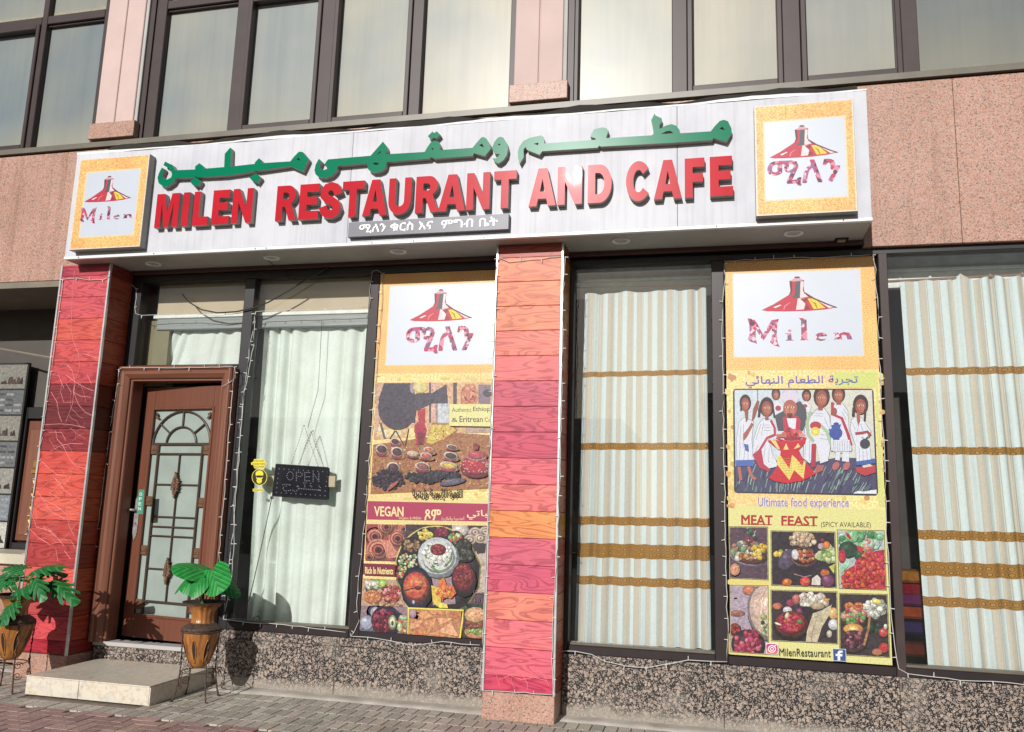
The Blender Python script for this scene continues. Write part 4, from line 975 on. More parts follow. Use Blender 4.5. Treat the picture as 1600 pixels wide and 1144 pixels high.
# ---- logo pieces, in coordinates of the right poster, reused on every panel
PY = .0
def p6(x, y): return at(1120+x/5.714, 400+y/5.714, PY)
HAT = [('c81e3c', [(395, 480), (500, 430), (640, 345), (655, 310), (645, 225), (700, 200), (778, 212), (772, 260), (780, 320), (870, 375), (1000, 430), (1070, 455), (960, 475), (800, 488), (600, 492), (450, 490)]),
       ('5a2430', [(655, 310), (645, 225), (660, 215), (668, 230), (672, 310), (650, 350)]), ('d9a3ab', [(650, 222), (700, 192), (778, 212), (740, 222), (690, 226)]), ('6a1a2a', [(685, 195), (700, 182), (732, 182), (745, 198)]),
       ('4c5560', [(700, 225), (745, 222), (735, 372), (665, 372), (692, 340)]), ('e6dcdc', [(745, 225), (772, 225), (765, 310), (812, 362), (740, 372)]), ('e8dede', [(720, 375), (800, 375), (775, 472), (705, 478)]),
       ('8c2030', [(742, 380), (812, 372), (790, 410), (830, 472), (780, 476), (798, 430)]), ('f2d534', [(808, 376), (872, 378), (965, 460), (862, 470)]), ('a08a1a', [(830, 395), (880, 415), (898, 462), (888, 463), (868, 425)]), ('e8dcdc', [(880, 385), (1042, 452), (1000, 460), (935, 420)]), ('f8f0f0', [(500, 455), (560, 432), (575, 436), (520, 462)]), ('e87a8c', [(590, 475), (600, 440), (650, 410), (655, 414), (612, 446), (600, 476)]),
       ('5a1622', [(780, 318), (870, 372), (1000, 427), (1070, 452), (1066, 462), (990, 436), (865, 384), (775, 330)])]
MIL = [[(275, 555), (330, 560), (357, 592), (415, 700), (490, 572), (555, 560), (541, 600), (536, 700), (545, 780), (565, 815), (512, 800), (475, 770), (490, 740), (492, 645), (420, 752), (405, 748), (350, 652), (348, 740), (362, 785), (302, 766), (280, 745), (295, 700), (292, 610)],
       [(605, 690), (665, 688), (668, 745), (692, 755), (610, 758), (632, 745), (630, 702)], [(634, 668), (650, 656), (670, 662), (664, 676), (645, 680)],
       [(732, 552), (800, 555), (808, 745), (830, 753), (740, 753), (755, 742), (752, 576)],
       [(985, 715), (975, 695), (940, 683), (900, 690), (874, 715), (880, 745), (920, 759), (960, 755), (978, 738), (940, 744), (912, 738), (905, 722)],
       [(1035, 685), (1075, 682), (1088, 694), (1130, 680), (1180, 685), (1200, 720), (1208, 746), (1165, 746), (1150, 706), (1110, 706), (1118, 746), (1040, 748), (1055, 736), (1055, 700)]]
def world_xz(l): return [(p6(*p).x, p6(*p).z) for p in l]
def norm_set(S):
    xs_ = [x for l in S for x, z in l]; zs_ = [z for l in S for x, z in l]; a, b_, c_, d = min(xs_), max(xs_), min(zs_), max(zs_)
    return [[((x-a)/(b_-a), (z-c_)/(d-c_)) for x, z in l] for l in S]
HN = norm_set([world_xz(h[1]) for h in HAT]); MN = norm_set([world_xz(l) for l in MIL])
def put(art, S, rect, cols=None, mi=0):
    X0, X1, Z0, Z1 = rect
    for i, l in enumerate(S): art.wpoly([(X0+(X1-X0)*u, Z0+(Z1-Z0)*v) for u, v in l], cols[i] if cols else '802030', mi)
MT['photo'] = m_photo()
PHOTO = [MT['photo']]*5
PMATS = [MT['print'], MT['gold'], MT['mosaic'], MT['logow'], MT['pale_gold']]
# light boxes on the sign
for (X0, X1, Z0, Z1, pin, hatr, kind_) in ((-4.48, -3.71, 3.884, 4.788, (130, 262, 219, 372), (134, 275, 206, 315), 'L'), (1.73, 2.459, 3.874, 4.778, (1188.5, 178, 1324, 312), (1201.5, 195.5, 1308.5, 246), 'R')):
    q = MB(); q.bbox(X0, X1, SY-.085, SY-.001, Z0, Z1, .003)
    bx = q.build('light_box', MT['boxside'], sign, label='left light box with a straw lid and Latin lettering' if kind_ == 'L' else 'right light box with a straw lid and Ethiopic lettering')
    yb = SY-.0865; a = Art(yb); a.k = 0
    def wr(x0, x1, z0, z1, c_, mi): a.wpoly([(x0, z0), (x1, z0), (x1, z1), (x0, z1)], c_, mi)
    wr(X0+.002, X1-.002, Z0+.002, Z1-.002, 'e8e0d0', 0); wr(X0+.015, X1-.012, Z0+.012, Z1-.012, 'd8a040', 1)
    if kind_ == 'L': pr = (X0+.10, X1-.09, Z0+.125, Z1-.145); 
    else: pr = (X0+.075, X1-.07, Z0+.125, Z1-.145)
    wr(pr[0]-.012, pr[1]+.012, pr[2]-.012, pr[3]+.012, 'f0dcae', 0)
    wr(pr[0], pr[1], pr[2], pr[3], 'c8d2e2', 3)
    rc2 = rectW(*hatr, yb); put(a, HN, rc2, [h[0] for h in HAT])
    if kind_ == 'L': put(a, MN, rectW(125.5, 322, 207, 349, yb), None, 2)
    else: a.text('ሚለን', 1200, 253.5, 1312, 291.5, '802050', .035, 0, 2, -5)
    a.build('light_box_face', bx, PMATS)

# ================================================================== DOORSTEP
st = thing('doorstep', 'low beige glazed tile doorstep in front of the brown door', 'step', (-3.52, -.45, 0))
q = MB(); q.box(-4.094, -2.944, -.866, -.034, 0, .136); q.build('step_core', MT['grout'], st)
xm = at(124, 1062, -.88).x
for x0, x1 in ((-4.10, xm-.002), (xm+.002, -2.938)):
    q = MB(); q.bbox(x0, x1, -.88, -.867, .002, .138, .002); q.build('riser_tile', MT['step'], st)
    q = MB(); q.add([(x0, -.885, .140), (x1, -.885, .140), (x1, -.035, .140), (x0, -.035, .140), (x0, -.885, .150), (x1, -.885, .150), (x1, -.035, .150), (x0, -.035, .150)], [(0, 1, 2, 3), (4, 5, 6, 7), (0, 1, 5, 4), (1, 2, 6, 5), (2, 3, 7, 6), (3, 0, 4, 7)])
    q.build('tread_tile', MT['step'], st)
q = MB(); q.box(-2.943, -2.931, -.88, -.035, .002, .138); q.build('side_tile', MT['step'], st)

# ================================================================== CURTAINS
def curtain(nm, label, tl, tr_, bl, br_, Y, folds, amp, mat, seed, sag=.02, rows=26, per=None, hooks=0, flip=0):
    rr = random.Random(seed); cols_ = folds*12; ph = [rr.uniform(0, 6.28) for _ in range(4)]
    T0, T1, B0, B1 = at(*tl, Y), at(*tr_, Y), at(*bl, Y), at(*br_, Y)
    q = MB(); uv = []
    wid = []; u = 0; fw_ = [rr.uniform(.75, 1.25) for _ in range(folds+1)]
    for j in range(rows+1):
        v = j/rows
        for i in range(cols_+1):
            s = i/cols_; ph_ = s*folds*2*math.pi+.95*math.sin(s*5+ph[0])+.75*math.sin(s*11+ph[1])+.3*math.sin(s*23+ph[2])+.25*math.sin(v*2.2+s*4+ph[2])*v
            A_ = amp*(.6+.55*math.sin(s*7+ph[3])+.35*v)
            zt = T0.z+(T1.z-T0.z)*s; zb = B0.z+(B1.z-B0.z)*s
            zs = sag*abs(math.sin(s*hooks*math.pi))**.7*max(0, 1-v*4)**1.5 if hooks else 0
            xt = T0.x+(T1.x-T0.x)*s; xb = B0.x+(B1.x-B0.x)*s
            vv = v**1.0; x = xt+(xb-xt)*vv**1.15+.004*math.cos(ph_)*1.5
            sh = math.sin(ph_); sh = math.copysign(abs(sh)**.8, sh)
            y = Y+A_*sh+.006*math.sin(v*9+s*17+ph[1])*v
            q.v.append((x, y, zt+(zb-zt)*v-zs+.003*math.sin(ph_+1)*min(1, v*4))); uv.append(((s*per if per else s), v))
    n1 = cols_+1
    q.f = [(j*n1+i, (j+1)*n1+i, (j+1)*n1+i+1, j*n1+i+1) for j in range(rows) for i in range(cols_)]; q.mi = [0]*len(q.f); q.uv = uv
    c_ = T0.lerp(T1, .5); o = q.build(nm, mat, None, loc=(c_.x, Y, min(B0.z, B1.z)), smooth=True)
    tag(o, label, 'curtain'); return o
def stops(zt, zb, bands):
    s = [(0, (0, 0, 0))]
    for a, b_ in bands:
        va, vb = (zt-a)/(zt-zb), (zt-b_)/(zt-zb); s += [(va, (1, 1, 1)), (vb, (0, 0, 0))]
    return dict(stops=s)
YC = .20
zt_, zb__ = at(1005, 452, YC).z, at(1005, 1010, YC).z
B3 = [(at(1000, a, YC).z, at(1000, b_, YC).z) for a, b_ in ((578, 588), (692, 703), (808, 820), (851, 872), (902, 916))]
c1 = curtain('striped_curtain', 'striped pale curtain with five brown woven bands behind the window right of the middle column', (914, 456), (1102, 447), (897, 1003), (1110, 1015), YC, 8, .017, m_cloth('striped_cloth', stops(zt_, zb__, B3)), 4, sag=.03, rows=30, per=12.2, hooks=3)
ztR, zbR = at(1500, 430, YC).z, at(1500, 1042, YC).z
B4 = [(at(1500, a, YC).z, at(1500, b_, YC).z) for a, b_ in ((573, 584), (698, 710), (828, 842), (876, 899), (932, 947))]
c2 = curtain('striped_curtain', 'striped pale curtain hanging on eyelets at the far right window', (1405, 432), (1700, 420), (1450, 1041), (1790, 1062), YC, 11, .022, m_cloth('striped_cloth_wide', stops(ztR, zbR, B4)), 8, sag=.05, rows=30, per=13.5, hooks=6)
c3 = curtain('plain_curtain', 'plain white curtain behind the black OPEN sign', (414, 508), (576, 500), (385, 976), (541, 988), YC+.02, 8, .026, MT['curtain'], 2, sag=.025, rows=30, hooks=5)
c4 = curtain('plain_curtain', 'short white curtain in the fanlight above the door', (276, 511), (378, 505), (245, 590), (372, 586), YC+.02, 5, .016, MT['curtain'], 6, sag=.015, rows=14, hooks=4)
q = MB(); p0, p1 = at(1386, 440, YC+.005), at(1700, 424, YC+.005); q.tube([p0, p1], .011, 8); tag(q.build('curtain_rod', MT['rod'], None, loc=p0), 'thin copper coloured curtain rod at the far right window', 'rod')
q = MB(); p0, p1 = at(898, 450, YC-.0), at(1110, 447, YC-.0); q.tube([p0, p1], .006, 6); tag(q.build('curtain_rod', MT['rod'], None, loc=p0), 'thin rod above the striped curtain right of the middle column', 'rod')
# bundle of folded cloth visible in the gap left of the right curtain
fb = thing('folded_cloth_pile', 'pile of red, orange and purple folded cloth in the right window gap', 'cloth', (2.95, .75, .55))
for k, (c_, z) in enumerate((('7a3018', .55), ('3a2a60', .72), ('b04a20', .84), ('7a2868', .94), ('a02838', 1.02), ('c0803a', 1.12))):
    q = MB(); q.bbox(2.72, 3.15-.02*k, .55, .95, z, z+.09, .02); o = q.build('folded_cloth', MT['obj'], fb); o.color = (*lin(c_, .4), 1)

# ================================================================== POSTERS
def poster(name, label, X0, X1, Z0, Z1, Y):
    p = thing(name, label, 'poster', ((X0+X1)/2, Y, Z0))
    q = MB(); q.box(X0, X1, Y+.0005, Y+.006, Z0, Z1); q.build('backing_sheet', MT['white'], p); return p
# ---- right poster
PYR = .0
RX0, RX1, RZ0, RZ1 = 1.502, 2.662, .556, 3.70
pr_ = poster('menu_poster', 'tall menu poster with a meat feast of six pictures and a painted feast scene', RX0, RX1, RZ0, RZ1, PYR)
a = Art(PYR)
def Wr(a, x0, x1, z0, z1, c_, mi=0): a.wpoly([(x0, z0), (x1, z0), (x1, z1), (x0, z1)], c_, mi)
zsep = at(1260, 578, PYR).z
Wr(a, RX0, RX1, zsep, RZ1, 'd8a040', 1)
pz = (at(1147, 500, PYR).x, at(1346, 500, PYR).x, at(1247, 556, PYR).z, at(1247, 425, PYR).z)
for k, e in enumerate((.012, .006)): Wr(a, pz[0]-e, pz[1]+e, pz[2]-e, pz[3]+e, 'ecdcc0' if k else 'e8cf9a')
Wr(a, *pz, 'c8d2e2', 3)
put(a, HN, rectW(1189, 432, 1307, 486.5, PYR), [h[0] for h in HAT]); put(a, MN, (p6(275, 650).x, p6(1208, 700).x, p6(500, 815).z, p6(500, 552).z), None, 2)
a.build('logo_panel', pr_, PMATS)
a = Art(PYR, (1120, 570, 4.768)); Wr(a, RX0, RX1, at(1260, 793, PYR).z, zsep, 'e0c05c', 4)
rr = random.Random(21); rnd.seed(21)
for k in range(60):
    side = rr.random()
    x = rr.choice([rr.uniform(80, 130), rr.uniform(1200, 1240), rr.uniform(80, 1230)]); y = rr.uniform(60, 1060) if x < 135 or x > 1195 else rr.choice([rr.uniform(60, 170), rr.uniform(985, 1055)])
    a.ell(x, y, rr.uniform(12, 40), rr.uniform(8, 22), rr.choice(['e8d27a', 'd8a860', 'c89058', 'e8e27e', 'dcc468']), rr.uniform(0, 90), 9)
a.poly([(1180, 60), (1195, 60), (1250, 1060), (1205, 1060)], 'd8dc80'); a.poly([(870, 55), (1195, 52), (1200, 170), (880, 170)], 'd6dc7c')
a.build('feast_background', pr_, PMATS)
a = Art(PYR-.005, (1120, 570, 4.768))
a.text(arabic('تجربة الطعام النهائي'), 215, 84, 1050, 172, '6a6cc0', .012, 0, 0, -8)
a.text('Ultimate food experience', 304, 985, 985, 1078, 'e8e0e8', .03, 0, 0, 5)
a.text('Ultimate food experience', 306, 988, 983, 1074, '7072b8', .0, 0, 0, 5); a.build('feast_caption', pr_, PMATS)
# painting: generic naive figures round a red basket
a = Art(PYR-.004, (1120, 570, 4.768))
def rrect(x0, y0, x1, y1, x2, y2, x3, y3, r_):
    pts = []
    for (cx, cy), a0 in (((x0+r_, y0+r_), 180), ((x1-r_, y1+r_), 270), ((x2-r_, y2-r_), 0), ((x3+r_, y3-r_), 90)):
        for i in range(6):
            q_ = R(a0+i*18); pts.append((cx+r_*math.cos(q_), cy+r_*math.sin(q_)))
    return pts
fr_ = rrect(120, 178, 1168, 178, 1202, 975, 128, 955, 28); inn = rrect(128, 186, 1160, 186, 1193, 966, 137, 947, 24)
a.poly(fr_, '30343c'); a.clip = [(132, 188), (1156, 188), (1190, 962), (142, 945)]
a.poly(inn, 'ccd8e0'); a.poly([(640, 186), (1160, 186), (1193, 900), (700, 800)], 'd6d6c8')
a.poly([(137, 760), (300, 700), (700, 730), (900, 690), (1190, 700), (1196, 966), (138, 948)], '4a4668')
for k in range(170):
    x = rr.uniform(150, 1180); y = rr.uniform(740, 920); dx = (x-520)*.16 if x < 480 else -(620-x)*-.12-30; a.line([(x, y), (x+dx*.5+rr.uniform(-8, 8), y+rr.uniform(40, 90))], rr.uniform(3, 7), rr.choice(['8fae98', '6c8a80', '33345a', '9ab8a4', '4c5a70', '2c2c50']))
a.poly([(1010, 960), (1050, 940), (1100, 945), (1150, 935), (1196, 930), (1196, 970)], 'e8e8ee')
SK, HR = '9a5040', '3a2228'
def face(x, y, rx, ry, hair=1.25, hc=HR):
    a.ell(x, y-ry*.12, rx*hair, ry*hair, hc); a.ell(x, y+ry*.12, rx*.86, ry*.95, SK); a.ell(x+rx*.1, y+ry*.2, rx*.55, ry*.6, 'b86a50')
    for s_ in (-.32, .34):
        a.ell(x+rx*s_, y, rx*.2, ry*.11, 'f0e0d8', 0, 8); a.ell(x+rx*s_, y, rx*.1, ry*.1, '181014', 0, 6)
    a.line([(x, y), (x-rx*.05, y+ry*.4)], 2.5, '5a2a24'); a.line([(x-rx*.2, y+ry*.62), (x+rx*.2, y+ry*.62)], 3, '8a1c28')
def robe(pts, lines=(), c_='dcdfea'):
    a.poly(pts, '5a5a68'); cx = sum(p[0] for p in pts)/len(pts); cy = sum(p[1] for p in pts)/len(pts)
    a.poly([(cx+(x-cx)*.965, cy+(y-cy)*.98) for x, y in pts], c_)
    for l in lines: a.line(l, 3, '8a8a98')
# back row
robe([(415, 280), (440, 262), (500, 300), (490, 390), (420, 385)]); face(440, 222, 26, 38); a.ell(457, 325, 22, 20, 'a84040')
robe([(620, 290), (665, 270), (705, 310), (690, 360), (630, 350)]); face(668, 232, 28, 36); a.ell(655, 308, 20, 14, 'a84040')
# left standing figure
robe([(200, 390), (275, 420), (262, 560), (280, 740), (150, 740), (145, 560), (165, 430)], [[(180, 450), (170, 600)], [(200, 440), (195, 620)], [(175, 600), (165, 720)], [(230, 600), (235, 730)], [(210, 620), (200, 725)]])
a.poly([(270, 330), (300, 265), (318, 275), (285, 390), (258, 430)], SK); a.poly([(195, 520), (235, 470), (258, 430), (275, 445), (225, 540), (200, 570)], 'a85a48')
a.line([(302, 188), (308, 350)], 5, '606468'); a.poly([(200, 590), (235, 595), (240, 650), (212, 640)], '4a66ac'); a.poly([(140, 712), (275, 708), (275, 758), (142, 756)], '4a66b0')
face(212, 290, 36, 52, 1.2); a.line([(182, 290), (180, 345)], 12, HR); a.poly([(205, 345), (235, 345), (232, 410), (218, 435)], SK)
for l in ([(165, 760), (175, 830), (180, 862)], [(235, 758), (255, 825), (290, 855)]): a.line(l, 22, 'b86858')
# second left, seated
robe([(345, 400), (410, 410), (440, 500), (380, 560), (460, 760), (370, 780), (300, 640), (265, 690), (270, 560), (310, 440)], [[(330, 440), (290, 560)], [(350, 430), (330, 530)], [(310, 600), (280, 660)], [(360, 600), (350, 700)], [(390, 620), (385, 730)], [(400, 600), (420, 700)], [(345, 450), (395, 450)], [(350, 470), (400, 470)], [(350, 490), (400, 492)]])
a.line([(402, 415), (430, 470), (432, 520), (375, 545), (330, 620), (290, 680)], 18, 'c02848'); a.poly([(265, 670), (330, 620), (350, 740), (400, 780), (390, 800), (320, 770)], 'b83050')
face(372, 322, 44, 60, 1.22); a.line([(325, 300), (312, 390)], 18, HR); a.line([(420, 330), (430, 395)], 14, HR); a.poly([(360, 375), (385, 375), (385, 415), (360, 415)], SK)
# central turbaned figure
a.poly([(430, 380), (520, 330), (620, 270), (665, 330), (670, 420), (640, 490), (455, 490)], '4e4e58')
a.poly([(490, 395), (520, 380), (600, 380), (625, 420), (615, 500), (500, 500)], 'c03048'); a.poly([(520, 400), (592, 400), (585, 480), (540, 480)], 'e2e4ee')
a.ell(544, 215, 60, 48, 'c8bed2'); a.ell(548, 245, 64, 56, 'd8d0e0'); a.ell(545, 325, 52, 64, 'b06050'); a.ell(545, 340, 34, 42, 'c47a60')
for s_ in (-25, 20): a.ell(545+s_, 318, 13, 7, 'f0e4dc', 0, 8); a.ell(545+s_, 318, 6, 7, '181014', 0, 6)
a.line([(545, 315), (540, 352)], 4, '5a2a24'); a.ell(543, 372, 22, 12, '3a2020'); a.ell(543, 370, 12, 4, 'b04048'); a.poly([(520, 385), (568, 385), (548, 402)], '3a2020')
# seated with green sash
robe([(740, 330), (800, 320), (840, 380), (850, 480), (850, 600), (830, 720), (770, 740), (740, 600), (690, 740), (640, 700), (650, 480), (700, 380)], [[(730, 340), (790, 345)], [(725, 360), (790, 365)], [(725, 380), (790, 385)], [(800, 400), (830, 470)], [(770, 520), (845, 530)], [(765, 550), (845, 560)], [(660, 560), (655, 690)], [(690, 560), (690, 720)], [(720, 580), (705, 700)]])
a.line([(700, 350), (672, 430), (680, 520), (720, 575)], 26, 'a8bc9c'); a.line([(760, 440), (820, 500), (850, 600), (880, 645), (985, 655)], 24, 'a8c49a')
a.poly([(705, 590), (740, 590), (735, 760), (700, 770)], 'b02840'); a.ell(735, 455, 42, 32, 'b83040'); a.ell(733, 498, 33, 34, 'e0cc48'); a.ell(733, 500, 16, 14, 'f0e274')
face(780, 245, 50, 66, 1.22); a.poly([(752, 300), (790, 300), (788, 340), (755, 340)], SK); a.poly([(745, 745), (800, 750), (790, 790), (725, 815)], 'b05c58')
# right standing with blue pot
robe([(880, 285), (930, 280), (975, 340), (985, 480), (1010, 640), (850, 645), (840, 480), (850, 340)], [[(940, 330), (975, 380)], [(930, 350), (965, 420)]]); a.line([(860, 280), (860, 370), (930, 400), (970, 500), (1000, 600)], 22, 'b82848')
robe([(870, 560), (990, 560), (1005, 645), (862, 645)], [[(x, 570), (x, 640)] for x in range(880, 1000, 18)]); robe([(885, 650), (920, 650), (915, 715), (880, 710)]); robe([(935, 650), (985, 650), (985, 725), (930, 720)])
face(905, 225, 42, 52, 1.2); a.poly([(890, 270), (925, 270), (925, 300), (890, 300)], SK); a.ell(875, 350, 20, 30, '9a5048')
a.ell(885, 510, 50, 46, '3850a0'); a.poly([(850, 450), (925, 445), (915, 480), (855, 480)], '3a54a8'); a.ell(888, 442, 20, 12, '34489a'); a.line([(835, 480), (855, 510)], 12, '3850a0'); a.rect(865, 545, 912, 560, '3048a0')
for x in (885, 965): a.ell(x, 755, 24, 34, 'b86468', 30)
# right woman
robe([(1020, 390), (1075, 390), (1150, 500), (1100, 560), (1140, 600), (1150, 720), (1040, 745), (1030, 600), (990, 480), (1000, 410)], [[(1005, 430), (1030, 480)], [(1060, 440), (1040, 520)], [(1070, 440), (1090, 500)], [(1060, 620), (1060, 720)], [(1085, 620), (1090, 720)], [(1115, 640), (1120, 710)]])
a.line([(1030, 515), (1080, 510), (1120, 500), (1145, 530)], 22, 'a04040'); face(1070, 305, 46, 60, 1.25); a.line([(1020, 320), (1015, 385)], 22, HR); a.line([(1105, 330), (1100, 420)], 16, HR)
a.poly([(1040, 355), (1065, 360), (1068, 420), (1050, 455), (1040, 400)], 'a85a48'); a.ell(1102, 590, 38, 38, '3c4048'); a.line([(1075, 540), (1102, 555), (1140, 535)], 5, '3a3a40'); a.poly([(1030, 722), (1150, 705), (1180, 700), (1180, 735), (1040, 752)], '4060a8'); a.poly([(1030, 765), (1110, 760), (1192, 745), (1192, 800), (1100, 830), (1040, 800)], 'b83840'); a.poly([(1080, 752), (1140, 740), (1160, 755), (1090, 768)], 'e8d0c0')
# foreground basket
a.poly([(385, 845), (430, 790), (470, 700), (475, 640), (430, 610), (375, 565), (430, 560), (560, 575), (670, 540), (655, 590), (610, 635), (640, 700), (700, 770), (735, 815), (640, 865), (520, 885), (430, 868)], 'c8102c')
a.poly([(398, 560), (438, 565), (470, 630), (455, 632)], 'ecd080'); a.poly([(515, 585), (535, 632), (495, 634)], 'ecd080'); a.poly([(605, 585), (620, 612), (572, 630)], 'ecd080')
a.poly([(445, 690), (470, 672), (540, 775), (560, 672), (590, 700), (635, 755), (650, 710), (660, 730), (645, 850), (575, 785), (540, 860), (450, 745)], 'ecd46a')
for k in range(8): a.line([(455+8*k, 700+18*k), (560, 700+18*k)], 3, 'a89030')
for k in range(6): a.line([(590+6*k, 720+20*k), (645, 722+20*k)], 3, 'a89030')
a.ell(560, 530, 70, 40, '902838'); a.blobs(560, 515, 62, 38, 26, 17, ['c04048', 'a02838', 'd8606a', '8a2430', 'c85050']); a.poly([(440, 520), (520, 515), (520, 540), (450, 545)], 'c06a58'); a.poly([(610, 510), (660, 520), (655, 545), (615, 540)], 'd89088')
a.line([(440, 545), (500, 565), (560, 572), (640, 560)], 8, 'e04060')
a.build('painted_feast_scene', pr_, PMATS)
# meat feast heading
a = Art(PYR, (1120, 790, 4.4)); Wr(a, RX0, RX1, RZ0, at(1260, 793, PYR).z-.0005, 'e2dd90')
a.poly([(80, 880), (360, 900), (360, 1030), (80, 1020)], 'e4cc70'); a.poly([(60, 510), (360, 520), (360, 545), (60, 540)], 'e6d070')
a.k = 30
def serif(s, x0, y0, x1, y1, col):
    a.text(s, x0, y0, x1, y1, col, .045, 0, 0, 4)
    n_ = len(s); w_ = (x1-x0)/n_
    for i in range(n_): a.rect(x0+i*w_+2, y1-5+i*1.2, x0+(i+1)*w_-3, y1+1+i*1.2, col)
serif('MEAT', 170, 66, 382, 130, 'b01818'); serif('FEAST', 446, 72, 692, 136, 'b01818')
a.text('(SPICY AVAILABLE)', 716, 112, 1058, 158, '3a3018', 0, 0, 0, 3)
a.k += 600; a.text('MilenRestaurant', 428, 978, 780, 1030, '242428', .004, 0, 0, 8)
a.poly(rrect(334, 942, 420, 944, 422, 1022, 338, 1020, 12), 'f4ece8'); a.poly(rrect(338, 948, 416, 950, 418, 1018, 342, 1016, 16), 'c02c80'); a.poly([(340, 980), (417, 1000), (415, 1016), (345, 1014)], 'e86a40')
a.ell(378, 983, 28, 26, 'f6f0f4'); a.ell(378, 983, 21, 19, 'cc3a70'); a.ell(378, 983, 14, 13, 'f6f0f4'); a.ell(378, 983, 8, 7, 'cc3a70'); a.ell(402, 960, 5, 5, 'f6f0f4')
a.poly([(793, 980), (885, 984), (888, 1070), (797, 1064)], 'e4e6ee'); a.poly([(796, 983), (882, 987), (885, 1067), (800, 1061)], '2c4c94')
a.poly([(828, 1062), (828, 1032), (814, 1031), (814, 1016), (828, 1017), (828, 1005), (838, 994), (862, 995), (862, 1009), (850, 1009), (846, 1013), (846, 1018), (862, 1019), (860, 1034), (846, 1034), (846, 1063)], 'f2f4f8')
a.build('meat_feast_lettering', pr_, PMATS)
ORG = ['d8703a', 'c05028', 'e08a50', 'b84830']; REDM = ['a01c30', 'b82838', '8a1428', 'c84048', 'd85060']; GRN = ['5a8a48', '86b070', '3c6a38', 'a8c890', '2f5a3a']; BRN = ['5a3428', '7a4a34', '3c2420', '8e5c40']; CRM = ['e8dcb8', 'd8c8a0', 'f0e8d0', 'c8b48c']; PNK = ['e0b8a8', 'd8a898', 'e8c8b8', 'c89888']
def tile(parent, Y, conv, quad, bgc, fn, nm='food_picture', label=None, frame=True):
    global a
    a = Art(Y, conv)
    if frame:
        cx = sum(p[0] for p in quad)/4; cy = sum(p[1] for p in quad)/4
        a.poly([(x+(7 if x > cx else -7), y+(7 if y > cy else -7)) for x, y in quad], '38341c'); a.poly([(x+(3.5 if x > cx else -3.5), y+(3.5 if y > cy else -3.5)) for x, y in quad], 'c8c088')
    a.poly(quad, bgc); a.clip = quad; a.shade = True; a.step = 1e-5; fn(); a.clip = None; a.shade = False
    return a.build(nm, parent, PHOTO, label)
PD = (1120, 790, 4.4); TY = PYR-.0012
def t1():
    a.poly([(80, 150), (200, 150), (120, 300), (85, 290)], 'd0b0b0'); a.line([(115, 150), (128, 240)], 10, '382428'); a.rect(290, 160, 350, 240, '9a4048')
    a.poly([(95, 290), (340, 330), (300, 440), (220, 500), (150, 430)], '4a3440'); a.poly([(85, 400), (150, 430), (180, 500), (85, 500)], 'c08070'); a.ell(125, 440, 34, 42, 'd09878')
    a.ell(215, 345, 130, 65, 'a890a8', 10); a.ell(215, 338, 122, 56, '5a3a34', 10); a.blobs(210, 300, 105, 62, 60, 17, ['c8c8b0', '8aa078', '6a7a70', 'd8d0c0', '9ab090', '4a6050', 'b08060']); a.blobs(290, 310, 50, 50, 26, 16, ['e8cc48', 'd8b030', 'f0dc70', '6a4a28']); a.blobs(190, 350, 60, 28, 16, 16, ['8a5030', 'c08850', 'e0d8c8']); a.blobs(225, 200, 45, 45, 26, 11, ['4a6a58', '8a3048', 'b0b8a0', '2f4038'])
def t2():
    a.poly([(375, 250), (500, 210), (520, 250), (390, 330)], 'b09a88'); a.blobs(590, 230, 85, 50, 60, 15, ['c8a888', 'd8c0a0', 'a88868', 'e0ccb0']); a.blobs(450, 330, 45, 30, 12, 15, ['d8b838', 'e8cc50', '8a9838']); a.ell(480, 370, 50, 75, '5a5068', 30)
    a.poly([(515, 360), (680, 360), (650, 480), (550, 480)], '241c2c'); a.ell(595, 350, 85, 62, '9a6a58'); a.ell(595, 345, 76, 54, '2c2024'); a.blobs(610, 345, 58, 42, 40, 11, ['b05038', 'c87850', 'e0a878', 'a04030']); a.ell(538, 335, 24, 34, 'e0e0e0', -10)
    a.blobs(750, 330, 62, 60, 34, 22, ['90b060', 'b8cc88', '6a8a48', 'd0dca8']); a.ell(752, 270, 24, 24, 'e08830'); a.ell(712, 278, 18, 20, 'd0b0b8'); a.ell(725, 238, 16, 14, '8a2838'); a.ell(742, 462, 30, 26, 'c06838'); a.ell(760, 515, 44, 42, '7a4068'); a.ell(750, 505, 20, 20, '9a6088'); a.poly([(650, 545), (655, 500), (690, 475), (712, 500), (712, 548)], 'd8d0c8'); a.ell(605, 520, 34, 32, 'd85030'); a.ell(480, 525, 34, 24, 'd05828'); a.ell(473, 518, 14, 8, 'e88850'); a.poly([(770, 420), (812, 400), (805, 470)], 'c8cc58'); a.line([(530, 470), (600, 490), (650, 480)], 6, 'a88a80')
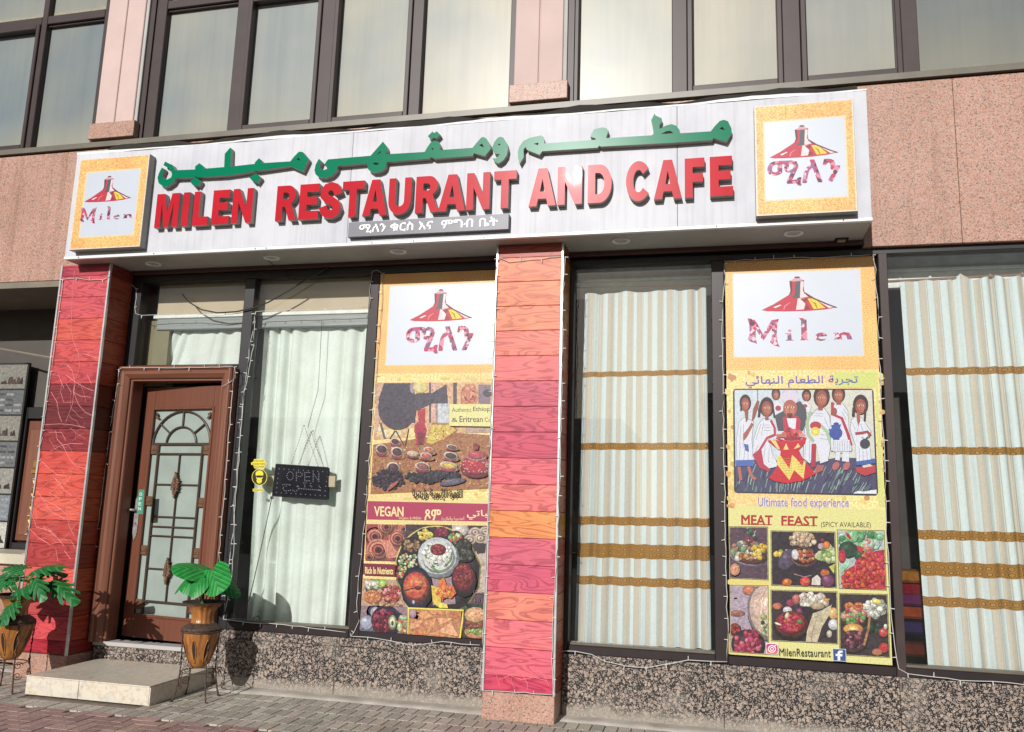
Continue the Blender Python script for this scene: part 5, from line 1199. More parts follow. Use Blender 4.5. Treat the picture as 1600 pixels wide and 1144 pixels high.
def t3():
    a.blobs(990, 230, 140, 60, 40, 36, ['68b078', '88c890', '4a8858', 'a0d0a0', 'b8d8c8']); a.ell(900, 300, 62, 55, '2c4a38'); a.ell(985, 340, 42, 36, '305a40'); a.poly([(880, 180), (905, 190), (930, 230), (915, 235), (895, 215)], 'b81c28'); a.poly([(960, 270), (1010, 290), (1000, 325), (970, 310)], 'd02838'); a.ell(860, 345, 26, 44, 'c02838')
    a.blobs(1030, 270, 30, 40, 14, 10, ['e08878', 'f0b0a0']); a.poly([(860, 580), (875, 450), (1000, 380), (1060, 320), (1160, 300), (1168, 585)], 'b82430'); a.blobs(1060, 440, 110, 120, 150, 15, ['c83038', 'd84830', 'b01c30', 'e06048', 'cc3c50']); a.blobs(950, 510, 90, 60, 80, 14, ['d04030', 'b82030', 'e05a38']); a.line([(1022, 390), (1025, 480), (1032, 580)], 6, '8a1420'); a.poly([(845, 430), (885, 385), (915, 395), (900, 420), (850, 470)], '9ad0a8')
def t4():
    a.poly([(90, 550), (180, 560), (190, 700), (95, 690)], '4a4a60'); a.poly([(90, 660), (190, 680), (190, 820), (90, 800)], '2c2028'); a.ell(140, 645, 48, 22, 'b08068'); a.ell(138, 740, 52, 22, 'a07060'); a.poly([(180, 550), (290, 550), (250, 620), (180, 600)], 'd8b8a8'); a.ell(225, 580, 50, 34, 'c87858')
    a.ell(350, 720, 140, 190, '8a8088', -8); a.ell(355, 720, 130, 180, 'dcc0b0', -8); 
    for k in range(14): a.line([(rnd.uniform(250, 350), rnd.uniform(560, 800)), (rnd.uniform(250, 350), rnd.uniform(560, 850))], 7, rnd.choice(['e8d4c8', 'c8a090', 'd0b0a0']))
    a.blobs(325, 840, 28, 50, 16, 12, GRN+['e0d8b8']); a.ell(320, 765, 22, 18, '98b868'); a.ell(125, 850, 40, 42, '5a2a28'); a.blobs(125, 850, 30, 30, 18, 9, ['c03830', '9a2828']); a.ell(210, 950, 112, 100, '34242c'); a.blobs(210, 940, 92, 80, 90, 15, ['a82848', 'c04868', '8a1c38', 'd06880'])
def t5():
    a.blobs(650, 650, 110, 45, 70, 20, ['e0dcd0', 'd0c8b8', 'f0ecdc', 'b8a890']); a.ell(505, 668, 28, 24, '9a3a58'); a.ell(415, 690, 32, 22, 'c87050'); a.ell(545, 640, 26, 30, 'c87868'); a.ell(485, 718, 30, 24, 'd8d8e0'); a.ell(570, 725, 24, 22, '8a3a6a'); a.poly([(570, 690), (730, 700), (700, 750), (600, 760)], '2c2028'); a.poly([(722, 640), (780, 640), (750, 670)], 'd8a850'); a.ell(690, 690, 48, 22, 'b8a888')
    a.ell(510, 820, 118, 96, '2c1a20'); a.ell(508, 808, 108, 80, '8a4a38'); a.ell(508, 805, 98, 70, '8a1420'); a.blobs(508, 805, 86, 58, 110, 11, ['b02030', 'c83a48', '901828', 'd85058']); a.ell(480, 755, 12, 24, 'd8d4a8', 20); a.ell(420, 812, 26, 7, 'e0e0c8', 20); a.ell(568, 795, 20, 12, '5a8a50')
    a.poly([(660, 740), (720, 720), (790, 680), (780, 740), (720, 840), (690, 940), (610, 945), (620, 860)], 'c8bca0'); a.line([(700, 740), (660, 850), (650, 940)], 5, 'a89878'); a.line([(750, 720), (700, 820)], 5, 'a89878'); a.ell(800, 740, 30, 40, 'e0b878'); a.ell(800, 815, 34, 36, 'd8dce0'); a.ell(772, 880, 18, 24, 'c8c0a8')
def t6():
    a.poly([(848, 610), (880, 610), (860, 720), (848, 720)], 'b89858'); a.blobs(1080, 700, 75, 60, 80, 18, ['e0e4d8', 'c8d0c0', 'f0f0e0', 'a8b0a0']); a.ell(1100, 660, 30, 18, 'e8e070'); a.blobs(1070, 840, 55, 30, 14, 18, ['2c4a34', '3c6a44', '1c2c24']); a.ell(910, 690, 32, 26, 'd88850'); a.ell(972, 690, 32, 26, 'd88850'); a.ell(910, 692, 16, 12, 'b05830'); a.ell(972, 692, 16, 12, 'b05830')
    a.ell(940, 780, 90, 60, '4a3030'); a.blobs(940, 760, 80, 50, 60, 15, ['6a9a50', 'c86070', 'e0a890', '8ab070', 'b04058']); a.ell(935, 845, 66, 34, 'e0a050'); a.ell(935, 850, 40, 20, 'e8c080'); a.ell(935, 930, 90, 75, '4a3438'); a.blobs(935, 920, 72, 52, 80, 13, ['5a2838', '8a5060', '402028', 'a87080']); a.line([(1050, 760), (1040, 850), (1010, 960)], 16, 'b08058'); a.ell(1142, 870, 30, 30, 'c83838'); a.ell(1134, 862, 10, 9, 'e8a090'); a.ell(1145, 975, 32, 34, 'c02c30'); a.ell(1100, 1005, 34, 24, 'b87858'); a.ell(1158, 830, 12, 18, 'd8d8c8')
for quad, bgc, fn, lb in (([(90, 150), (345, 152), (350, 508), (90, 496)], '584050', t1, 'picture of a dark bowl heaped with vegetables'), ([(376, 178), (808, 186), (820, 562), (380, 544)], '2e2430', t2, 'picture of a black clay pot with tomatoes and onions'), ([(832, 172), (1146, 178), (1162, 578), (846, 566)], 'b8c8c8', t3, 'picture of red meat with green leaves'), ([(94, 552), (348, 556), (352, 1020), (96, 1000)], 'b0a0b0', t4, 'picture of pale flat bread and a red meat bowl'), ([(376, 585), (822, 598), (828, 948), (380, 925)], '382c34', t5, 'picture of a red stew bowl with pale bread'), ([(846, 608), (1168, 616), (1186, 1042), (850, 1022)], '3a3034', t6, 'picture of mixed salad bowls and white bread')):
    tile(pr_, TY, PD, quad, bgc, fn, label=lb)
# ---- left poster
PYL = .0; LX0, LX1, LZB, LZT = -1.575, CX1-.012, .552, 3.708
pl_ = poster('menu_poster', 'tall menu poster with a vegan food collage and coffee pot, left of the middle column', LX0, LX1, LZB, LZT, PYL)
zsp = at(690, 583, PYL).z
a = Art(PYL); Wr(a, LX0, LX1, zsp, LZT, 'd8a040', 1)
pzl = (at(607, 505, PYL).x, LX1, at(690, 569, PYL).z, at(690, 445, PYL).z)
for e, c_ in ((.012, 'e8cf9a'), (.006, 'ecdcc0')): Wr(a, pzl[0]-e, pzl[1], pzl[2]-e, pzl[3]+e, c_)
Wr(a, *pzl, 'c8d2e2', 3); put(a, HN, rectW(641, 452, 738, 502, PYL), [h[0] for h in HAT]); a.text('ሚለን', 635.5, 513, 739, 553, '802050', .035, 0, 2, -3)
a.build('logo_panel', pl_, PMATS)
a = Art(PYL, (560, 580, 5.2)); Wr(a, LX0, LX1, LZB, zsp, 'e0b858', 4)
for k in range(40): a.ell(rr.uniform(150, 1080), rr.choice([rr.uniform(30, 85), rr.uniform(960, 1040)]), rr.uniform(15, 50), rr.uniform(6, 16), rr.choice(['e8d27a', 'e0c060', 'd8c878', 'e8e088']), 0, 9)
a.build('gold_background', pl_, PMATS)
a = Art(PYL-.0025, (560, 580, 5.2)); a.clip = [(148, 92), (1085, 92), (1058, 955), (98, 1000)]
a.poly([(140, 92), (1085, 92), (1075, 480), (120, 560)], 'dcb488'); a.blobs(300, 470, 170, 70, 14, 34, ['f0dc98', 'e8e0b8', 'e8c888']); a.poly([(150, 92), (200, 92), (180, 400), (130, 560)], 'd0a890')
a.rect(565, 92, 640, 400, 'd8b0a0'); a.rect(575, 92, 590, 420, '5a4a48'); a.rect(640, 240, 735, 420, 'c8d0d8'); a.rect(628, 240, 645, 430, 'b09088'); a.rect(770, 92, 800, 280, '5c4a50'); a.poly([(830, 265), (830, 160), (870, 105), (940, 105), (970, 160), (965, 265)], 'c88060'); a.blobs(900, 190, 55, 70, 30, 11, ['a85848', 'e0a888', '8a4838', 'd89070']); a.poly([(975, 110), (1075, 110), (1070, 265), (975, 265)], '8a7888'); a.ell(1050, 180, 40, 32, '4a4450'); a.rect(870, 455, 1070, 500, 'b8a098')
a.poly([(98, 600), (400, 560), (800, 500), (1068, 520), (1058, 960), (95, 1000)], 'a8744c')
for k in range(420): a.ell(rr.uniform(100, 1060), rr.uniform(620, 940), rr.uniform(4, 9), rr.uniform(3, 6), rr.choice(['d8b088', '8a5838', 'c89060', 'e0c8a8', '6a4028', 'b87850']), rr.uniform(0, 180), 6, keep=True) if k % 12 else a.ell(rr.uniform(100, 1060), rr.uniform(620, 940), 6, 5, 'd8b088')
a.poly([(545, 590), (600, 425), (760, 425), (808, 480), (720, 560), (600, 600)], 'a8684a'); a.poly([(550, 580), (600, 435), (745, 435), (800, 480), (700, 545), (600, 590)], 'd8c060'); a.blobs(670, 510, 90, 50, 40, 6, ['b09830', 'f0e090', '9a7a28'])
a.poly([(480, 320), (545, 300), (540, 430), (555, 480), (530, 600), (470, 600), (455, 440), (490, 410)], 'b83448'); a.ell(500, 480, 46, 50, 'b02c44'); a.poly([(475, 500), (545, 500), (525, 600), (490, 600)], '7a3040')
a.ell(318, 300, 158, 180, '4a4654'); a.poly([(210, 98), (440, 98), (470, 240), (460, 420), (200, 420), (165, 230)], '4a4654'); a.poly([(440, 200), (480, 180), (600, 178), (715, 108), (728, 262), (600, 262), (480, 320), (450, 290)], '4e4a58'); a.ell(440, 130, 20, 50, 'b09aa8'); a.ell(505, 130, 58, 46, 'd8cc78'); a.ell(490, 130, 18, 34, 'e8e0b0'); a.line([(300, 485), (255, 550)], 9, '3a3a40'); a.line([(305, 485), (370, 600)], 9, '3a3a40'); a.line([(410, 470), (382, 610)], 9, '3a3a40'); a.line([(180, 420), (215, 550)], 16, '6a5a60')
a.shade = True; a.step = 1e-5; a.k *= 3
def cup(x, y, rx, ry, sx=1.6, body='b03040', ins='5a3a3c'):
    a.ell(x, y+ry*.9, rx*sx*.9, ry*.8, 'c08a68', 5); a.ell(x, y+ry*.6, rx*.9, ry*1.1, body); a.ell(x, y, rx, ry, 'e8dcd4', 8); a.ell(x+2, y+2, rx*.8, ry*.78, ins, 8)
cup(295, 568, 34, 26); cup(188, 630, 48, 36); cup(312, 652, 46, 38); cup(282, 780, 52, 42); a.blobs(250, 880, 130, 80, 190, 13, ['2c2438', '3c3044', '4a3a48', '1c1828', '5a4450', '342a40'])
a.blobs(620, 860, 230, 45, 160, 15, ['2c2838', '3a3444', '1c1a28', '4a4252']); cup(575, 640, 40, 24, ins='c87858'); cup(553, 685, 46, 24, ins='c86858'); cup(447, 672, 46, 22, 1.2, 'a03040', 'c8b898'); cup(523, 770, 58, 30, 1.2, 'a83040', '9a5a58'); cup(762, 615, 44, 18, 1.4, 'b04048', '6a5048'); cup(752, 685, 54, 28, 1.4, 'b04048', '4a3c38'); cup(735, 765, 68, 30, 1.3, 'c03848', 'd8b858')
a.ell(765, 900, 105, 24, '6a6478', -10); a.ell(285, 930, 60, 12, 'b86858', -40); a.ell(955, 790, 120, 70, '8a2840'); a.ell(955, 760, 110, 75, 'b82c48'); a.ell(960, 690, 85, 40, 'd08880'); a.ell(962, 680, 70, 30, 'c05058'); a.poly([(940, 640), (935, 600), (955, 582), (985, 600), (978, 640)], '8a3038')
for k in range(24): a.ell(955+95*math.cos(k), 775+45*math.sin(k*1.7), 7, 5, 'e8b0a8', 0, 6)
a.clip = None; a.build('coffee_picture', pl_, PHOTO); a = Art(PYL-.026, (560, 580, 5.2)); a.clip = [(148, 92), (1085, 92), (1058, 955), (98, 1000)]
a.poly([(742, 268), (1088, 270), (1075, 450), (738, 445)], 'e6e098')
a.text('Authentic', 760, 296, 918, 332, '33302c', .0); a.text('Ethiopian', 932, 290, 1130, 336, '33302c', .01) ; a.text('&', 756, 380, 806, 414, '33302c'); a.text('Eritrean', 822, 366, 1010, 414, '33302c', .01); a.text('Coffee', 1026, 378, 1140, 412, '33302c')
a.build('picture_label', pl_, PMATS)
a = Art(PYL-.028, (560, 580, 5.2)); a.text(arabic('القهوة الإثيوبية وإريتريا'), 440, 950, 838, 1040, '2a241c', .025, 0, 0, 6); a.build('coffee_caption', pl_, PMATS)
PC = (540, 780, 4.768)
a = Art(PYL-.001, PC); a.poly([(160, -4), (1075, 5), (1062, 188), (150, 178)], 'e8d890'); a.poly([(164, 14), (1068, 35), (1060, 168), (160, 152)], 'b03058')
a.text('VEGAN', 214, 54, 430, 126, 'f0e0a0', .03, 0, 0, 4); a.text('Organic & FRESH', 396, 130, 562, 156, 'f0dca0', .0, 0, 0, 3); a.text('ጾም', 590, 78, 710, 156, 'f0e4a8', .03); a.text(arabic('العضوية والطازجة'), 714, 130, 884, 164, 'f0dca0', 0); a.text(arabic('نباتي'), 905, 82, 1085, 152, 'f0e4a8', .02)
a.build('vegan_banner', pl_, PMATS)
def v1():
    for x, y, r_ in ((215, 275, 70), (385, 290, 66), (300, 205, 60), (240, 375, 84), (350, 420, 48), (170, 430, 50), (430, 220, 40)):
        for k, c_ in enumerate(['e09880', 'c05848', 'e8b098', '9a3c40', 'c87058', '5a2c3c', '30202c']): a.ell(x+k*.6, y+k*.4, r_*(1-.14*k), r_*(.95-.135*k), c_)
    a.poly([(260, 300), (330, 310), (400, 430), (320, 440)], 'd89078')
def v2():
    a.blobs(470, 270, 60, 34, 20, 10, ['5a4450']); a.poly([(790, 180), (900, 180), (930, 260), (800, 260)], 'b8b0b0'); a.ell(850, 230, 60, 44, 'd0c8c0')
    for x, y in ((965, 245), (925, 300), (1005, 290), (1040, 240)): a.ell(x, y, 44, 36, 'd8c8b8'); a.ell(x, y, 30, 24, 'a08878'); a.ell(x, y, 20, 15, 'e8dcc8'); a.ell(x, y, 9, 7, '8a6a5a')
    a.poly([(1060, 190), (1060, 780), (950, 700), (960, 400), (1030, 330)], 'c8b8a8'); a.poly([(960, 330), (1050, 330), (1040, 400), (980, 410)], '40343c'); a.poly([(930, 700), (1040, 700), (1040, 790), (900, 790)], '5c5058')
    a.ell(672, 508, 302, 312, 'ece088', -10, 40); a.ell(672, 508, 292, 302, '3e3038', -10, 40); a.poly([(640, 560), (800, 580), (820, 780), (650, 790)], 'a89098')
    for x, y, rx, ry, cs in ((592, 265, 56, 44, ['e8cc58', 'd8b848', 'f0e080']), (712, 250, 52, 38, ['8a2848', '6a1c38', 'a84060']), (820, 285, 50, 44, ['98b878', 'c8d898', '6a9050', 'd05848']), (490, 345, 66, 56, ['9a7858', '7a5c44', 'b89870']), (470, 460, 80, 60, ['a8c088', 'd8e0b8', '6a9858', 'c85840', 'e0e4d0']), (420, 540, 40, 50, ['c8cc88', 'c05040', '7aa060']), (880, 340, 50, 44, ['3c4038', '545848', '242820']), (895, 415, 56, 42, ['444840', '30342c', '60645a'])):
        a.ell(x, y, rx*1.12, ry*1.14, '2a2028'); a.blobs(x, y, rx*.9, ry*.9, 46, 11, cs)
    a.ell(688, 425, 148, 142, 'a8b0bc'); a.ell(688, 422, 144, 138, 'd8e4ea'); a.ell(690, 420, 116, 112, 'e8ece4'); a.blobs(700, 450, 80, 60, 30, 5, ['3a4038', '5a6a50']); a.line([(625, 340), (600, 380), (610, 440)], 20, '6a9a70'); a.line([(640, 500), (690, 535), (730, 540)], 16, '6a9a68'); a.line([(800, 390), (790, 450), (750, 500)], 14, '5a8a60'); a.blobs(690, 385, 110, 60, 30, 14, ['f4f4ee', 'e4e8e0']); a.ell(692, 372, 56, 40, '8a2834'); a.blobs(692, 370, 44, 30, 26, 9, ['a83a40', '7a1c28', 'b85058'])
    a.ell(530, 650, 112, 150, '1c1c30'); a.ell(530, 660, 96, 136, '34344e'); a.ell(528, 645, 92, 104, 'c8503a'); a.ell(526, 642, 84, 94, 'd86848'); a.ell(540, 620, 40, 34, 'e08058'); a.line([(420, 688), (500, 665), (550, 655)], 9, '3a2430'); a.ell(545, 660, 24, 14, '5a3028'); a.ell(512, 765, 10, 14, 'b8b8c8')
    a.ell(882, 590, 88, 118, '2a2028'); a.ell(880, 575, 78, 100, '7a2434'); a.blobs(880, 575, 60, 80, 50, 12, ['8a2c3c', '6a1c2c', '9a3c48', 'a84838'])
    a.poly([(645, 640), (700, 660), (720, 760), (690, 800), (655, 760)], 'e0cc50'); a.poly([(700, 600), (740, 585), (760, 640), (730, 760), (700, 700)], 'e08038'); a.poly([(760, 640), (810, 650), (830, 700), (790, 740), (750, 730)], 'd86838'); a.poly([(690, 760), (760, 780), (770, 810), (700, 808)], 'e8d860'); a.blobs(735, 680, 60, 50, 30, 14, ['e87a40', 'd85830', 'f0a050'])
def v3():
    a.blobs(200, 640, 60, 40, 30, 18, ['e8e4d8', '7a9a68', 'c8d0b0', '5a5048']); a.ell(275, 630, 34, 34, '9ac058'); a.ell(275, 628, 22, 22, 'b8d878'); a.ell(200, 725, 66, 48, 'd89060'); a.blobs(200, 720, 55, 38, 30, 10, ['e0a070', 'c87848']); a.blobs(335, 705, 75, 60, 110, 12, ['a02c34', 'c04848', '8a2028', 'd86860', 'e0a0a0']); a.blobs(310, 800, 120, 28, 60, 12, ['b89068', 'd0a880', '8a6848'])
def v4():
    a.ell(215, 840, 60, 60, '2c3054'); a.ell(222, 842, 38, 40, 'b8a8b8'); a.ell(160, 930, 60, 68, '7a8298'); a.ell(155, 920, 46, 52, 'a8b0c4'); a.ell(300, 900, 110, 110, '242038'); a.blobs(285, 910, 85, 85, 100, 14, ['7a1c38', '9a2c48', '5a1428', 'b04860']); a.ell(350, 915, 30, 52, '8ab070'); a.ell(350, 915, 20, 40, 'e8e8c8'); a.ell(350, 922, 9, 18, '5a4a28'); a.blobs(430, 930, 45, 60, 50, 13, ['d8b888', 'c07048', '8ab078', 'e8d8b8']); a.ell(405, 950, 18, 34, 'c8dca8'); a.ell(430, 885, 34, 12, '98c8a8')
    a.line([(300, 830), (360, 830), (420, 860)], 14, '3a3248')
def v5():
    for (pts, c_) in (([(480, 830), (560, 850), (540, 900), (480, 890)], 'b06a48'), ([(530, 860), (600, 830), (660, 880), (580, 900)], 'e0a070'), ([(600, 825), (770, 840), (760, 865), (640, 860)], 'd89868'), ([(480, 930), (580, 890), (590, 900), (540, 960), (480, 980)], 'e0a478'), ([(585, 910), (680, 890), (660, 960), (620, 1000)], 'dc9c6c'), ([(680, 890), (815, 885), (740, 930), (700, 940)], 'e8ac7c'), ([(670, 990), (790, 920), (850, 1030)], 'ecb488'), ([(490, 1000), (560, 960), (620, 1010), (500, 1020)], 'd08858'), ([(620, 1010), (690, 980), (740, 1025)], 'dc9464'), ([(780, 840), (850, 840), (845, 900), (800, 890)], 'c07c54')):
        a.poly(pts, 'a86840'); cx = sum(p[0] for p in pts)/len(pts); cy = sum(p[1] for p in pts)/len(pts); a.poly([(cx+(x-cx)*.93-2, cy+(y-cy)*.93-3) for x, y in pts], c_)
    a.ell(500, 850, 25, 34, 'b890a8')
def v6():
    a.blobs(960, 800, 80, 40, 20, 24, ['2c4830', '3c5c3c', '1c2c24']); a.ell(965, 985, 80, 50, 'd89868'); a.blobs(970, 975, 70, 22, 20, 16, ['88b058', 'a8d078']); a.rect(890, 905, 1040, 965, '7a4038'); a.blobs(960, 935, 70, 24, 30, 12, ['8a4a3c', '6a342c', 'a86450']); a.ell(965, 860, 78, 56, 'e0ac7c'); a.blobs(965, 845, 55, 30, 20, 4, ['f0dcb8'])
def vt():
    a.poly([(135, 478), (372, 486), (368, 572), (130, 562)], '7a1c34')
TL = PYL-.0012
tile(pl_, TL, PC, [(155, 185), (446, 190), (430, 466), (146, 460)], 'a04848', v1, label='picture of rolled red flat bread', frame=False)
tile(pl_, TL, PC, [(130, 590), (475, 605), (470, 800), (118, 790)], 'c0a088', v3, label='picture of salad and red shredded vegetables', frame=False)
tile(pl_, TL-.0, PC, [(116, 792), (462, 802), (458, 1004), (106, 990)], '9a8088', v4, label='picture of dark pans with red stew and avocado', frame=False)
tile(pl_, TL-.006, PC, [(378, 186), (1062, 198), (1040, 800), (385, 806)], '40323c', v2, label='round collage of vegan bowls') if False else None
def v2b():
    a.shade = True; a.step = 1e-5; a.k = a.k*3+20
    a.clip = [(447, 186), (1062, 198), (1030, 1040), (380, 1000), (372, 700), (360, 470)]; v2()
a = Art(TL-.004, PC); a.poly([(447, 187), (1062, 198), (1052, 500), (447, 430)], '48383f'); a.poly([(865, 420), (1055, 420), (1040, 790), (865, 790)], 'a89a98'); v2b(); a.clip = None; a.shade = False; a.k += 20
a.text('Gluten', 955, 678, 1060, 704, '8a5a78'); a.text('FREE', 965, 740, 1060, 770, '8a5a78'); a.build('food_picture', pl_, PHOTO, 'round collage of vegan bowls round a white rice plate')
a = Art(TL-.0275, PC); vt(); a.k += 1; a.text('Rich In Nutrients', 146, 505, 354, 555, 'f0d890', .03, 0, 0, 6); a.build('nutrients_label', pl_, PMATS)
tile(pl_, TL-.0275, PC, [(472, 812), (862, 828), (852, 1036), (466, 1006)], 'c08860', v5, label='picture of golden fried triangle pastries', frame=False)
a = Art(TL-.031, PC); a.line([(470, 812), (875, 828), (852, 1034)], 12, 'ece058'); a.line([(470, 812), (464, 1006)], 6, 'ece058'); a.build('yellow_border', pl_, PMATS)
tile(pl_, TL-.0275, PC, [(880, 775), (1030, 785), (1020, 1042), (872, 1032)], '3a3c38', v6, label='picture of a burger with lettuce', frame=False)

# ---- catalogue display of the neighbouring shop at far left
cp = thing('catalogue_display', 'grey printed catalogue display of rows of small pictures in the dark passage at far left', 'display', (-6.4, .7, 1.0))
DYp = .70; dx1 = at(46, 569, DYp).x; q = MB(); q.box(dx1-1.4, dx1, DYp, DYp+.03, 1.02, at(40, 567, DYp).z); q.build('display_board', MT['black'], cp)
for k in range(7):
    a = Art(DYp-.002); zt = at(40, 567, DYp).z-.02-k*.288; zb = zt-.27; c_ = ['8c8a80', '6c6e6c', '929084', '727676', '9e9c94', '848c94', 'c8c8c0'][k]
    a.wpoly([(dx1-1.38, zb), (dx1-.02, zb), (dx1-.02, zt), (dx1-1.38, zt)], c_)
    rk = random.Random(k+40)
    for j in range(10):
        x = dx1-.09-.11*j
        if k % 2 == 0:
            for m_ in range(4): 
                w_, h_ = rk.uniform(.015, .04), rk.uniform(.02, .1); xx = x+rk.uniform(-.03, .03); a.wpoly([(xx-w_, zb+.05), (xx+w_, zb+.05), (xx+w_*.4, zb+.05+h_), (xx-w_*.6, zb+.05+h_*.8)], rk.choice(['3a2c28', '54403a', '2a2422']))
        else:
            for m_ in range(4): a.wpoly([(x-.045, zb+.03+m_*.06), (x+.045, zb+.03+m_*.06), (x+.045, zb+.055+m_*.06), (x-.045, zb+.055+m_*.06)], rk.choice(['606870', '9aa0a4', '484c52']))
    a.build('catalogue_row', cp, PHOTO)

# ================================================================== OPEN SIGN, STICKER, CABLES
OY = .10
def po(x, y): return (385+x/9.14, 700+y/9.14)
c0 = [at(*po(*p), OY) for p in ((430, 236), (1170, 285), (1160, 735), (378, 680))]
osn = thing('open_sign', 'black LED sign reading OPEN hung on a chain in front of the white curtain', 'sign', tuple(c0[3]))
q = MB(); q.extr([(p.x, p.z) for p in c0], [], OY-.004, OY+.03); q.build('sign_body', MT['led'], osn)
q = MB()
for i in range(4):
    p, n2 = c0[i], c0[(i+1) % 4]; q.tube([(p.x, OY-.006, p.z), (n2.x, OY-.006, n2.z)], .007, 4)
q.build('sign_rim', MT['black'], osn)
q = MB(); dots = []
for t in range(11): dots += [(470+t*69, 298+t*4.6), (432+t*69, 636+t*4.8)]
for t in range(4): dots += [(460-t*9, 366+t*68), (1155-t*10, 412+t*68)]
F_ = {'O': [(.5+.5*math.cos(k*.52), .5+.5*math.sin(k*.52)) for k in range(12)], 'P': [(0, k/5) for k in range(6)]+[(.35, 1), (.7, 1), (1, .85), (1, .65), (.7, .5), (.35, .5)], 'E': [(0, k/5) for k in range(6)]+[(x, z) for x in (.33, .66, 1) for z in (0, .5, 1)], 'N': [(0, k/5) for k in range(6)]+[(1, k/5) for k in range(6)]+[(k/5, 1-k/5) for k in range(1, 5)]}
for ch, x0, x1, y0 in (('O', 580, 672, 340), ('P', 715, 795, 348), ('E', 835, 905, 352), ('N', 955, 1035, 360)):
    for u, v in F_[ch]: dots.append((x0+(x1-x0)*u, y0+118*(1-v)))
for l in ([(520, 525), (550, 520), (580, 520), (610, 525), (625, 530)], [(530, 560), (525, 580), (540, 605), (565, 615), (600, 612), (628, 602)], [(570, 548)], [(665, 605), (690, 622), (720, 610), (742, 585), (745, 555), (735, 540), (725, 552)]): dots += l
dots += [(760+k*26, 580+k*2.2) for k in range(12)]+[(820, 500), (850, 500), (835, 530), (835, 555), (920, 505), (915, 540), (935, 555), (1040, 545), (1055, 565), (1035, 600), (1060, 606)]
for d_ in dots:
    p = at(*po(*d_), OY-.006); q.box(p.x-.0035, p.x+.0035, OY-.009, OY-.004, p.z-.0035, p.z+.0035)
q.build('led_dots', MT['dot'], osn, kind='stuff')
q = MB(); p = at(*po(1215, 480), OY); q.bbox(p.x-.035, p.x+.035, OY+.0, OY+.03, p.z-.05, p.z+.05, .004); q.build('tape_tab', MT['innerb'], osn)
q = MB(); p = at(*po(350, 480), OY+.03); q.bbox(p.x-.045, p.x+.04, OY+.032, OY+.045, p.z-.045, p.z+.045, .004); q.build('tape_tab', MT['innerb'], osn)
q = MB()
apx = [(475, 664), (489, 672)]
for a_, b_ in (((475, 664), (455, 726)), ((475, 664), (498, 731)), ((489, 672), (466, 727)), ((489, 672), (506, 731))):
    A_, B_ = at(*a_, OY+.01), at(*b_, OY+.01)
    for k in range(14):
        t0, t1 = k/14, (k+.7)/14; q.tube([A_.lerp(B_, t0), A_.lerp(B_, t1)], .0035, 4)
q.build('hanging_chain', MT['chrome'], osn, kind='stuff')
q = MB(); q.tube([at(481, 668, OY+.01), at(497, 610, OY+.01), at(500, 560, OY+.01), at(503, 500, OY+.01)], .0025, 4); q.build('hanging_cord', MT['dwire'], osn)
q = MB(); q.tube([at(425, 776, OY), at(420, 800, OY), at(405, 870, OY), at(390, 935, OY), at(374, 966, OY)], .004, 5); q.build('power_cord', MT['dwire'], osn, smooth=True)
q = MB(); q.tube([at(393, 975, .12), at(396, 966, .12), at(404, 962, .12), at(407, 972, .12)], .004, 5)
tag(q.build('cord_loop', MT['dwire'], None, loc=at(400, 975, .12)), 'small dark cord loop on the sill below the OPEN sign', 'cord')
sk = thing('mask_sticker', 'yellow sticker asking to wear a face mask on the window left of the OPEN sign', 'sticker', tuple(at(404, 768, .042)))
a = Art(.0415, (385, 700, 9.14)); a.dull = .9
a.poly([(108, 160), (215, 155), (262, 175), (258, 200), (285, 212), (285, 238), (262, 245), (258, 290), (110, 290), (100, 245), (68, 240), (66, 210), (100, 195)], 'e8d420')
a.text('EVERYONE', 115, 176, 245, 196, '2a2810', .01); a.text('PLEASE WEAR', 90, 218, 272, 240, '2a2810', .01); a.text('FACE MASK', 112, 258, 255, 280, '2a2810', .01)
a.ell(187, 418, 110, 118, 'e8d420', 0, 32); a.ell(187, 418, 102, 110, '16140c', 0, 32); a.ell(187, 372, 56, 52, 'f0dc18', 0, 26); a.poly([(131, 368), (243, 368), (232, 430), (210, 460), (165, 460), (142, 430)], 'f0dc18'); a.poly([(142, 392), (232, 392), (226, 425), (150, 425)], '16140c'); a.poly([(130, 395), (150, 398), (150, 415), (133, 410)], '16140c'); a.poly([(225, 398), (244, 392), (240, 412), (225, 415)], '16140c')
a.ell(184, 470, 38, 40, 'f0dc18'); a.line([(122, 430), (145, 450)], 5, '16140c'); a.line([(222, 450), (246, 430)], 5, '16140c')
for y in (465, 480, 495): a.line([(160, y), (205, y)], 4, 'b8a010')
a.poly([(92, 582), (240, 582), (240, 622), (92, 622)], 'e8d420'); a.text('THANK YOU', 100, 592, 232, 614, '2a2810', .01)
a.build('sticker_face', sk, PMATS)
# notice label on the door lever
hg = thing('door_hanger', 'small green OPEN hanger beside the door lever', 'hanger', tuple(at(218, 803, -.06)))
HY = at(218, 785, 0); yh = -.04
a = Art(yh, (160, 560, 4.768)); a.k = 1; a.poly([(272, 978), (312, 978), (300, 1160), (255, 1160)], '3c9878'); 
for i, ch in enumerate('OPEN'): a.text(ch, 276-3*i, 1000+36*i, 296-3*i, 1024+36*i, 'e8f4ee', .02)
a.build('hanger_face', hg, PMATS)
q = MB(); P4 = [at(160+x/4.768, 560+y/4.768, yh) for x, y in ((272, 978), (312, 978), (300, 1160), (255, 1160))]; q.extr([(p.x, p.z) for p in P4], [], yh+.0005, yh+.004); q.build('hanger_card', MT['whitep'], hg)
